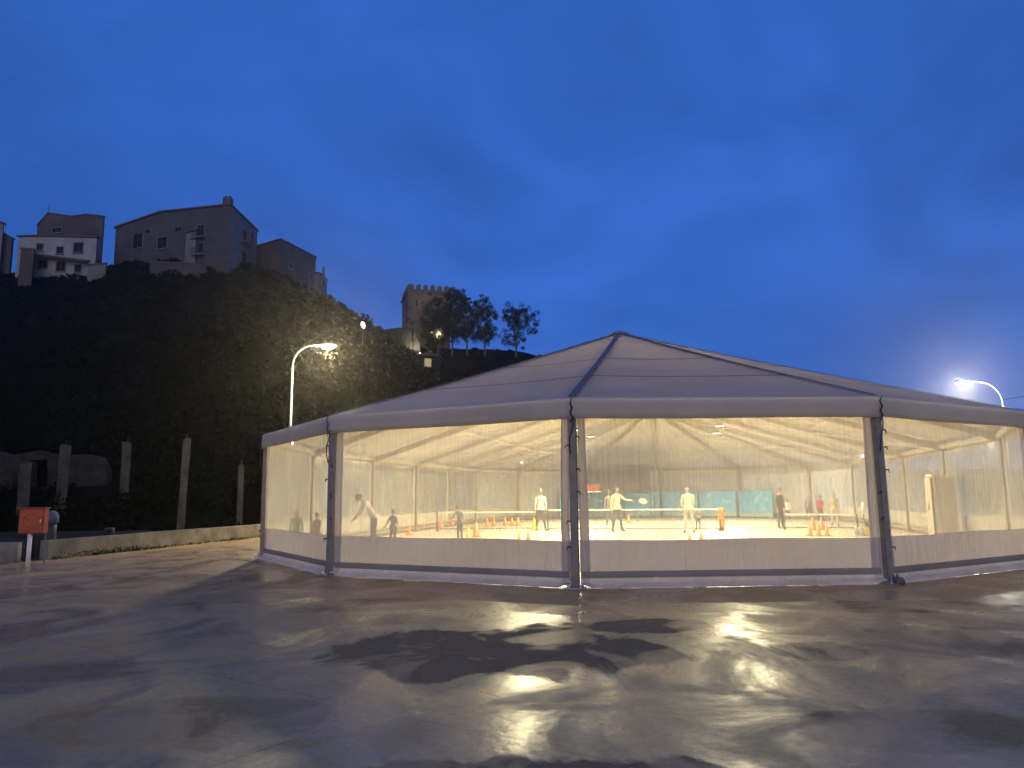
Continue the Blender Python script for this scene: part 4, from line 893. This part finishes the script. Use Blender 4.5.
# ------------------------------------------------------------------ concrete pillars and the ruined wall
def pillar(px, ytop, ybot, wpx, Y, label, lean=0.0, notch=True):
    b = at(px, ybot, Y); tp = at(px, ytop, Y); w = wpx * Y / F_PX; h = tp.z - b.z; z0 = b.z - 1.2
    t = thing('concrete_pillar', label, 'pillar', (b.x, Y, z0), 'row of bare concrete pillars')
    mb = MB(); bm_ = [(-w / 2, -w * 0.4), (w / 2, -w * 0.4), (w / 2, w * 0.4), (-w / 2, w * 0.4)]; rv = random.Random(int(px)); V = []
    nl = 7; rz = R_(28)
    for k in range(nl + 1):
        z = z0 + (tp.z - z0) * k / nl
        for x, y in bm_:
            x2 = x * math.cos(rz) - y * math.sin(rz); y2 = x * math.sin(rz) + y * math.cos(rz)
            V.append((b.x + lean * k / nl + x2 + rv.uniform(-.02, .02), Y + y2 + rv.uniform(-.02, .02), z + (rv.uniform(-.08, .08) if k == nl else 0)))
    mb.add(V, [(k * 4 + i, k * 4 + (i + 1) % 4, k * 4 + 4 + (i + 1) % 4, k * 4 + 4 + i) for k in range(nl) for i in range(4)] + [(3, 2, 1, 0), (nl * 4, nl * 4 + 1, nl * 4 + 2, nl * 4 + 3)]); mb.build('shaft', M['pillar'], t)
    for k in range(2):
        mb = MB(); q = Vector((b.x + lean + rv.uniform(-.1, .1) * w, Y + rv.uniform(-.1, .1), tp.z)); mb.tube([q - up * 0.1, q + up * rv.uniform(0.12, 0.3) + Vector((rv.uniform(-.05, .05), 0, 0))], 0.012, 5); mb.build('rebar', M['iron'], t)
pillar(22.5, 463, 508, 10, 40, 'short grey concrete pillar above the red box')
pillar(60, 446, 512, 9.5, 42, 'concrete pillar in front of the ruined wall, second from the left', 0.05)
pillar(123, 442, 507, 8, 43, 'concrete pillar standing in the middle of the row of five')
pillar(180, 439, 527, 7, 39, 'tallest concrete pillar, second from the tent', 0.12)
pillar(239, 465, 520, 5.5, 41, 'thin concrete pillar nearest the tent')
# ruined wall with an opening
Yw = 47.0
t = thing('ruined_wall', 'ruined stone wall with a dark doorway behind the left pillars', 'wall', tuple(at(60, 500, Yw) - up * 1.5))
prof_px = [(-60, 456), (-20, 452), (10, 455), (30, 452)]
def wallpiece(pts, nm='masonry'):
    mb = MB(); mb.prism([at(x, y, Yw) for x, y in pts], (0, 0.7, 0)); mb.build(nm, M['stone'], t)
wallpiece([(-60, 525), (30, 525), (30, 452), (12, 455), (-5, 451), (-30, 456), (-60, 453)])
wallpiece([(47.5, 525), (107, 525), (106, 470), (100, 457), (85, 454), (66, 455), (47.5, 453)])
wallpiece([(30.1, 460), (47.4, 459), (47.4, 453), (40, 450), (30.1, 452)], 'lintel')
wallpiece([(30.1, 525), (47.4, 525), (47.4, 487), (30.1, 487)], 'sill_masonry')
for sx, sy, w in ((-10, 470, 9), (8, 478, 8), (60, 468, 9), (74, 480, 10), (88, 470, 8), (70, 492, 9), (95, 486, 8)):
    mb = MB(); q = at(sx, sy, Yw); a = w * Yw / F_PX / 2; mb.obox(q + Vector((0, -0.01, 0)), (a, 0, 0.02), (0, 0.05, 0), (0.01, 0, a * 0.6)); mb.build('stone', M['stone'], t)

# ------------------------------------------------------------------ houses on the hill
def add_window(t, px0, px1, py0, py1, p, n, frame=True, shutters=False, balcony=False, sill=True, door=False):
    """a window on the plane (p, n), n facing the viewer"""
    a = onplane(px0, py1, p, n); b = onplane(px1, py1, p, n); c = onplane(px0, py0, p, n)
    mid = (px0 + px1) / 2
    z0 = onplane(mid, py1, p, n).z; z1 = onplane(mid, py0, p, n).z; dn = Vector((b.x - a.x, b.y - a.y, 0)); W = dn.length; dn = dn.normalized(); ce = Vector(((a.x + b.x) / 2, (a.y + b.y) / 2, (z0 + z1) / 2)); H = z1 - z0
    fr = MB(); fw_ = 0.09
    for s in (-1, 1): fr.obox(ce + dn * s * (W / 2) + n * 0.05, dn * fw_ / 2, n * 0.06, up * (H / 2 + fw_))
    for s in (-1, 1): fr.obox(ce + up * s * (H / 2 + fw_ / 2) + n * 0.05, dn * (W / 2 - fw_ / 2), n * 0.055, up * fw_ / 2)
    wdw = fr.build('door' if door else 'window', M['plaster2'], t)
    mb = MB(); mb.obox(ce + n * 0.015, dn * (W / 2 - fw_ / 2), n * 0.01, up * (H / 2)); mb.build('pane', M['pane'], wdw)
    mb = MB(); mb.obox(ce + n * 0.04, dn * 0.035, n * 0.02, up * (H / 2)); mb.build('mullion', M['wood'], wdw)
    if sill: mb = MB(); mb.obox(ce - up * (H / 2 + 0.14) + n * 0.10, dn * (W / 2 + 0.15), n * 0.11, up * 0.05); mb.build('sill', M['plaster2'], wdw)
    if shutters:
        for s in (-1, 1): mb = MB(); mb.obox(ce + dn * s * (W / 2 + 0.3) + n * 0.05, dn * 0.24, n * 0.025, up * H / 2); mb.build('shutter', M['wood'], wdw)
    if balcony:
        mb = MB(); mb.obox(ce - up * (H / 2 + 0.1) + n * 0.45, dn * (W / 2 + 0.5), n * 0.45, up * 0.08); bl_ = mb.build('balcony', M['plaster2'], t)
        mb = MB(); e = ce - up * (H / 2 - 0.0) + n * 0.86
        mb.obox(e + up * 0.95, dn * (W / 2 + 0.48), n * 0.02, up * 0.025)
        for k in range(13): mb.obox(e + dn * (W + 0.94) * (k / 12 - 0.5) + up * 0.45, dn * 0.012, n * 0.012, up * 0.47)
        for s in (-1, 1): mb.obox(e + dn * s * (W / 2 + 0.47) - n * 0.42 + up * 0.95, dn * 0.02, n * 0.42, up * 0.025)
        mb.build('railing', M['iron'], bl_)
def house(label, cat, prof, DL, DR, side, wallm, name='hill_house', ybase=285, side_wallm=None, roof_over=0.25, depth_fallback=None):
    """prof: facade top outline in pixels from left to right; the facade runs from distance DL to DR; side: (px, py, D) of the far end of the right-hand face"""
    pl, pr = prof[0], prof[-1]
    A = at(pl[0], ybase, DL); B = at(pr[0], ybase, DR); z0 = min(A.z, B.z) - 2.0
    dn = Vector((B.x - A.x, B.y - A.y, 0)).normalized(); n = Vector((dn.y, -dn.x, 0))
    if n.y > 0: n = -n
    tops = [onplane(px, py, A, n) for px, py in prof]
    S = at(side[0], side[1], side[2]); off = Vector((S.x - tops[-1].x, S.y - tops[-1].y, 0)); dz = S.z - tops[-1].z
    back = [q + off + Vector((0, 0, dz)) for q in tops]
    t = thing(name, label, cat, (A.x, A.y, z0))
    def poly(pts, m, nm):
        k = len(pts); mb = MB(); mb.add([(q.x, q.y, z0) for q in pts] + [tuple(q) for q in pts], [(i, i + 1, k + i + 1, k + i) for i in range(k - 1)]); return mb.build(nm, m, t)
    w1 = poly(tops, wallm, 'wall'); w2 = poly([tops[-1], back[-1]], side_wallm or wallm, 'wall'); poly(back[::-1], wallm, 'wall'); poly([back[0], tops[0]], wallm, 'wall')
    fo = n * roof_over; th = Vector((0, 0, 0.22)); offn = off.normalized()
    for i in range(len(tops) - 1):
        a, b = tops[i] + fo, tops[i + 1] + fo; c_, d_ = back[i + 1] + offn * roof_over, back[i] + offn * roof_over
        if i == 0: a = a - dn * roof_over; d_ = d_ - dn * roof_over
        if i == len(tops) - 2: b = b + dn * roof_over; c_ = c_ + dn * roof_over
        mb = MB(); mb.prism([a + Vector((0, 0, 0.003)), b + Vector((0, 0, 0.003)), c_ + Vector((0, 0, 0.003)), d_ + Vector((0, 0, 0.003))], th); mb.build('roof', M['rooft'], t)
    sn = Vector((off.y, -off.x, 0)).normalized()
    if sn.dot(Vector((0, 0, EYE)) - tops[-1]) < 0: sn = -sn
    return t, A, n, tops[-1], sn, tops, back
def chimney(t, px0, px1, ytop, ybot, D, m=None):
    a, b = at(px0, ybot, D), at(px1, ytop, D); w = b.x - a.x
    mb = MB(); mb.box(((a.x + b.x) / 2, D, (a.z + b.z) / 2 - 0.3), (w, w * 0.8, b.z - a.z + 0.6)); ch = mb.build('chimney', m or M['plaster'], t)
    for s in (-1, 1): mb = MB(); mb.lathe(((a.x + b.x) / 2 + s * w * 0.25, D, b.z), [(w * 0.2, 0.0), (w * 0.17, 0.35), (w * 0.1, 0.36)], 8); mb.build('chimney_pot', M['rooft'], ch)
def antenna(t, px, py0, py1, D):
    a, b = at(px, py1, D), at(px, py0, D); mb = MB(); mb.tube([a - up * 0.5, b], 0.03, 5)
    for k in range(3): mb.obox(b - up * (0.15 + 0.3 * k), (0.45 - 0.1 * k, 0, 0), (0, 0.012, 0), (0, 0, 0.012))
    mb.build('antenna', M['iron'], t)

# long grey house
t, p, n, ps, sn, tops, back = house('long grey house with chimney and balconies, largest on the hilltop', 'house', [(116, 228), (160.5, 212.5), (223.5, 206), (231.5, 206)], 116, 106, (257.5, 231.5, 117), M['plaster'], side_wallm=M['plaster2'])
chimney(t, 223.6, 232.2, 198.5, 208, 107.2)
for r in ((132.5, 142.5, 234, 248), (157, 167, 237.5, 248.5)): add_window(t, *r, p, n)
for r in ((145.5, 150.5, 229.5, 233.5), (175, 182, 227.5, 231.5)): add_window(t, *r, p, n, sill=False)
add_window(t, 197, 204, 225, 238, p, n, balcony=True, door=True); add_window(t, 197.5, 203.5, 243.5, 255, p, n, balcony=True, door=True)
add_window(t, 242, 246.5, 230.5, 243.5, ps, sn, balcony=True, door=True); add_window(t, 249.7, 253, 232.5, 244.5, ps, sn, shutters=False); add_window(t, 241.5, 246, 252, 263, ps, sn, door=True)
# pale annex in front of it
t, p, n, ps, sn, tops, back = house('pale low annex built against the front of the long grey house', 'annex', [(186, 233), (196.5, 231)], 109.0, 108.2, (197, 231.5, 110), M['plaster2'], name='house_annex')
t, p, n, ps, sn, tops, back = house('long low terrace wall under the balconies of the grey house', 'wall', [(150, 263), (186, 264.5), (206, 267.5)], 105, 104, (207.5, 266.5, 107), M['plaster'], name='terrace_building', roof_over=0.12)
# house with hipped roof to its right
t, p, n, ps, sn, tops, back = house('grey gabled house right of the long house', 'house', [(252, 248), (281.5, 240)], 122, 114, (316, 258, 127), M['plaster'])
add_window(t, 288.5, 292, 262.5, 268, ps, sn); add_window(t, 308.5, 311.5, 273, 282.5, ps, sn); add_window(t, 264, 268, 254, 259, p, n)
t, p, n, ps, sn, tops, back = house('small pale house at the right end of the hilltop row', 'house', [(315.8, 273), (320, 274)], 116, 115.5, (327, 281, 120), M['plaster2'], ybase=300)
chimney(t, 322.2, 325, 268.5, 277, 117, M['plaster2']); add_window(t, 322.3, 324.3, 279, 286, ps, sn, sill=False)
# white house with brown house behind
t, p, n, ps, sn, tops, back = house('white two-storey house with dark windows at the left of the hill', 'house', [(18.5, 237), (40, 236.5), (97, 238)], 110, 109, (99, 238.5, 114), M['whitehouse'], ybase=290)
for r in ((73.5, 83, 243, 252.5), (56.5, 63.5, 247, 253.5), (36.5, 43, 244, 250.5), (38, 47.5, 260, 268), (56, 65.5, 262, 271), (74.5, 81.5, 265, 272)): add_window(t, *r, p, n)
aa, bb = onplane(35, 254, p, n), onplane(90, 261, p, n); mb = MB(); mb.prism([aa, bb, bb + n * 1.3 - up * 0.5, aa + n * 1.3 - up * 0.5], (0, 0, 0.12)); mb.build('awning_roof', M['rooft'], t)
t, p, n, ps, sn, tops, back = house('low pale outbuilding at the right corner of the white house', 'annex', [(88, 266), (106, 264)], 107, 106.5, (107, 264.5, 110), M['plaster2'], name='house_annex', ybase=290, roof_over=0.1)
t, p, n, ps, sn, tops, back = house('dark lean-to at the left corner of the white house', 'shed', [(21, 249), (34, 250)], 107, 106.5, (35, 251, 109), M['brownhouse'], name='lean_to_shed', ybase=290, roof_over=0.1)
t, p, n, ps, sn, tops, back = house('tall brown house rising behind the white house', 'house', [(37.5, 226), (48, 213.5), (71.5, 217), (87, 215), (103.5, 217)], 121, 119, (105, 217.5, 128), M['brownhouse'], ybase=290, roof_over=0.1)
add_window(t, 52, 62, 228, 232.5, p, n); antenna(t, 48.5, 205, 213, 121)
# houses cut by the left edge
t, p, n, ps, sn, tops, back = house('grey house cut off by the left edge of the photograph', 'house', [(-45, 208), (3.5, 224)], 112, 112, (4.5, 225, 120), M['plaster2'], ybase=290, roof_over=0.2)
add_window(t, -14, -7, 236, 247, p, n)
t, p, n, ps, sn, tops, back = house('low dark house between the left edge and the white house', 'house', [(3.6, 233), (12, 239)], 113, 113, (14, 240, 118), M['plaster'], ybase=290, roof_over=0.2)
antenna(t, 6, 222, 235, 115)

# ------------------------------------------------------------------ castle tower
DT = 126.0
a = at(407.5, 352, DT); b = at(450, 352, DT + 2.0); z0 = a.z - 3; zt = at(424, 288.5, DT).z
dn = Vector((b.x - a.x, b.y - a.y, 0)); W = dn.length; dn = dn.normalized(); n = Vector((dn.y, -dn.x, 0)); dep = -n
t = thing('castle_tower', 'square crenellated stone castle tower on the hill, floodlit from below', 'tower', (a.x, a.y, z0))
W2 = W * 1.0; cen = Vector((a.x, a.y, 0)) + dn * W / 2 + dep * W2 / 2
nrow = 12
def tw(u, v):                                                    # walls go round in u
    s = u * 4; k = int(min(3, s)); f = s - k; cs = [Vector((0, 0, 0)), dn * W, dn * W + dep * W2, dep * W2, Vector((0, 0, 0))]
    q = Vector((a.x, a.y, 0)) + cs[k].lerp(cs[k + 1], f); z = z0 + (zt - z0) * v; flare = 0.5 * max(0, 0.25 - v)
    o_ = (q - cen); o_.z = 0
    q = q + o_.normalized() * (flare + 0.05 * mnoise.noise(Vector((u * 30, v * 20, 1)))); return Vector((q.x, q.y, z))
mb = MB(); mb.grid(tw, 48, 26); mb.build('wall', M['tower'], t)
mb = MB(); q = [Vector((a.x, a.y, zt - 0.3)) + c for c in (Vector(), dn * W, dn * W + dep * W2, dep * W2)]; mb.add(q, [(0, 1, 2, 3)]); mb.build('roof_deck', M['tower'], t)
for (s0, s1) in ((Vector((0, 0, 0)), dn * W), (dn * W, dn * W + dep * W2), (dn * W + dep * W2, dep * W2), (dep * W2, Vector((0, 0, 0)))):
    e = (s1 - s0); L = e.length; en = e.normalized(); nn = Vector((en.y, -en.x, 0))
    mb = MB(); mb.obox(Vector((a.x, a.y, zt - 0.55)) + (s0 + s1) / 2 + nn * 0.1, en * (L / 2 + 0.2), nn * 0.18, up * 0.14); mb.build('string_course', M['tower'], t)
    for k in range(6):
        q = Vector((a.x, a.y, zt)) + s0 + en * (L * (k + 0.5) / 6) - nn * 0.25
        mb = MB(); mb.obox(q + up * 0.32, en * (L / 6 * 0.32), nn * 0.25, up * 0.40); mb.add([q + en * -0.3 + nn * 0.24 + up * 0.72, q + nn * 0.24 + up * (0.95 + 0.08 * (k % 2)), q + en * 0.3 + nn * 0.24 + up * 0.72, q + en * -0.3 - nn * 0.24 + up * 0.72, q - nn * 0.24 + up * (0.95 + 0.08 * (k % 2)), q + en * 0.3 - nn * 0.24 + up * 0.72], [(0, 2, 1), (3, 4, 5), (0, 1, 4, 3), (1, 2, 5, 4)]); mb.build('merlon', M['tower'], t)
P0 = Vector((a.x, a.y, 0))
for r in ((425.5, 430, 309, 314.5), (415, 418, 300, 306), (433, 436.5, 300, 306)):
    add_window(t, *r, P0, n, sill=False)
# flanking curtain wall and outwork left of the tower
wl2 = thing('castle_curtain_wall', 'dark stepped castle wall left of the tower', 'wall', tuple(at(395, 350, 123)))
for pts, nm in ((([(372, 352), (413, 356), (412, 328), (398, 327.5), (385, 329.5), (378, 332), (372, 336)]), 'rampart'), (([(413.2, 356), (421, 362), (420, 343), (413.2, 333)]), 'buttress')):
    mb = MB(); mb.prism([at(x, y, 123) for x, y in pts], (0, 1.8, 0)); mb.build(nm, M['stone'], wl2)
# lit gatehouse window, dot lamp and long lamp on the hillside
def hill_lamp(px, py, D, r, label, m, power=0, name='hill_lamp', aim=None, col=(1, 0.9, 0.7)):
    q = at(px, py, D); t = thing(name, label, 'lamp', tuple(q - up * 0.5))
    mb = MB(); mb.tube([q - up * 2.0, q], 0.06, 6); mb.build('stem', M['galv'], t)
    mb = MB(); mb.ball(q, r, 10); mb.build('globe', m, t, smooth=True)
    if power:
        o = light('lamp_light', 'SPOT', q + Vector((0, 0, 0.2)), power, col, t, spot_size=R_(95), spot_blend=0.6, shadow_soft_size=0.2)
        o.rotation_euler = (Vector(aim) - q).to_track_quat('-Z', 'Y').to_euler()
    return q
GLOW = lampmat('hill_lamp_glow', (1.0, 0.97, 0.85), 3.0)
q = at(363, 325, 112); t = thing('hill_lamp', 'bright oblong lamp on the crest of the hill left of the castle', 'lamp', tuple(q - up * 3))
mb = MB(); mb.tube([q - up * 3.2, q - up * 0.3], 0.06, 6); mb.build('stem', M['galv'], t)
mb = MB(); mb.ball(q, (0.30, 0.3, 0.55), 12); mb.v = [tuple(q + Matrix.Rotation(R_(-18), 3, 'Y') @ (Vector(v) - q)) for v in mb.v]; mb.build('globe', GLOW, t, smooth=True)
hill_lamp(420, 353.5, 120, 0.17, 'tiny white lamp at the foot of the castle tower', GLOW)
q = at(428, 363, 119); t = thing('gatehouse', 'small gatehouse with one lit yellow window below the tower', 'building', tuple(at(428, 372, 119)))
w_ = 5 * 119 / F_PX
mb = MB(); p4 = [at(418, 376, 119.2), at(440, 376, 119.2), at(440, 356, 119.2), at(418, 355, 119.2)]; mb.prism(p4, (0, 3, 0)); mb.build('wall', M['stone'], t)
mb = MB(); mb.prism([at(417, 355, 119), at(441, 356, 119), at(441, 354.8, 119), at(429, 352.5, 119), at(417, 353.8, 119)], (0, 3.4, 0)); mb.build('roof', M['rooft'], t)
mb = MB(); mb.prism([at(424.6, 366.5, 119.15), at(431.2, 367, 119.15), at(431.2, 358.7, 119.15), at(424.6, 358.3, 119.15)], (0, 0.03, 0)); wd_ = mb.build('window', M['lit_window'], t)
mb = MB()
for x in (424.2, 431.5): mb = MB(); c0 = at(x, 362.6, 119.12); mb.box((c0.x, c0.y, c0.z), (0.10, 0.08, 1.4)); mb.build('window_jamb', M['wood'], wd_)

# uplights at the tower foot
for px, py, D, lab in ((431.5, 334.5, 121.5, 'left floodlight among the trees, aimed up at the tower'), (439.5, 336, 121.5, 'right floodlight among the trees beside the tower'), (412, 351, 121, 'floodlight low at the left corner of the castle tower')):
    q = at(px, py, D); t = thing('flood_lamp', lab, 'lamp', tuple(q - up * 0.2), 'castle floodlights'); aim = (cen + up * (zt - 5)) - q; an = aim.normalized(); sd = an.cross(up).normalized(); uu = sd.cross(an)
    mb = MB(); mb.obox(q, an * 0.12, sd * 0.3, uu * 0.2); mb.build('housing', M['iron'], t)
    mb = MB(); mb.obox(q + an * 0.125, an * 0.006, sd * 0.27, uu * 0.17); mb.build('lens', GLOW, t)
    mb = MB(); mb.tube([q - up * 0.15, q - up * 3], 0.05, 6); mb.build('stem', M['iron'], t)
    o = light('lamp_light', 'SPOT', q + an * 0.2, 2600, (1.0, 0.80, 0.5), t, spot_size=R_(110), spot_blend=0.8, shadow_soft_size=0.25); o.rotation_euler = an.to_track_quat('-Z', 'Y').to_euler()

# ------------------------------------------------------------------ trees by the tower
def tree(px, ybase, ytop, wpx, D, seed, label, dens=1.0, lobes=9):
    rn = random.Random(seed); b = at(px, ybase, D); tp = at(px, ytop, D); H = tp.z - b.z; Wd = wpx * D / F_PX
    t = thing('hilltop_tree', label, 'tree', tuple(b - up * 0.6), 'trees beside the castle tower')
    mb = MB(); fork = b + up * H * 0.24 + Vector((rn.uniform(-.1, .1), 0, 0))
    mb.tube([b - up * 0.8, b + up * H * 0.15 + Vector((rn.uniform(-.1, .1), 0, 0)), fork], [0.17, 0.14, 0.11], 7); ends = []
    cl = []
    for k in range(lobes):
        a = 2 * math.pi * k / lobes + rn.uniform(-.4, .4); zz = rn.uniform(0.24, 0.90); rr = Wd * 0.5 * rn.uniform(0.35, 0.78) * (1.15 - 0.65 * abs(zz - 0.62) / 0.4)
        c = b + Vector((math.cos(a) * rr, math.sin(a) * rr, H * zz)); cl.append((c, Wd * rn.uniform(0.20, 0.30)))
    cl.append((b + Vector((rn.uniform(-.3, .3), 0, H * 0.92)), Wd * 0.17))
    for c, r in cl:
        m_ = fork.lerp(c, 0.5) + up * rn.uniform(-0.2, 0.15); mb.tube([fork - up * 0.3, m_, c], [0.08, 0.05, 0.02], 5)
        for q in range(3): mb.tube([m_.lerp(c, rn.random()), c + Vector((rn.gauss(0, r), rn.gauss(0, r), rn.gauss(0, r)))], [0.03, 0.01], 4)
    mb.build('trunk', M['bark'], t)
    mb = MB()
    for c, r in cl:
        subs = [(c + Vector((rn.gauss(0, r * .75), rn.gauss(0, r * .75), rn.gauss(0, r * .6))), r * rn.uniform(0.3, 0.55)) for _ in range(10)]
        for c2, r2 in subs:
            for _ in range(int(85 * dens)):
                d = Vector((rn.gauss(0, 1), rn.gauss(0, 1), rn.gauss(0, 0.8))).normalized() * r2 * rn.random() ** 0.4; leaf_quad(mb, c2 + d, 0.11, rn)
    mb.build('crown', M['leaf'], t)
tree(438, 354, 297, 36, 122.5, 1, 'dark dense tree in front of the castle tower', 1.8, 16)
tree(452, 352, 291, 32, 123, 2, 'tall dark tree at the right edge of the castle tower', 1.3, 12)
tree(467, 351, 298, 28, 123.5, 3, 'thin airy tree in the middle of the clump beside the tower', 1.0, 11)
tree(485, 351, 299, 30, 123.5, 4, 'pale-trunked tree lit from below at the right of the clump', 1.0, 12)
tree(516, 353, 310, 31, 125, 5, 'lone tree standing right of the clump above the tent roof', 1.1, 10)

# ------------------------------------------------------------------ thin haze added to give the street lamps a halo
mb = MB(); mb.box((0, 100, 26), (640, 640, 58))
hz = mb.build('haze', None, kind='stuff'); tag(hz, 'thin haze over the whole place, added for the glow around the lamps', 'haze')
hm_ = bpy.data.materials.new('lamp_glow_haze'); hm_.use_nodes = True; _nt = hm_.node_tree; _nt.nodes.remove(_nt.nodes['Principled BSDF'])
_pv = _nt.nodes.new('ShaderNodeVolumePrincipled'); _pv.inputs['Color'].default_value = (1.0, 0.93, 0.80, 1); _pv.inputs['Density'].default_value = HAZE; _pv.inputs['Anisotropy'].default_value = 0.86
_nt.links.new(_pv.outputs[0], _nt.nodes['Material Output'].inputs['Volume']); hz.data.materials.clear(); hz.data.materials.append(hm_)
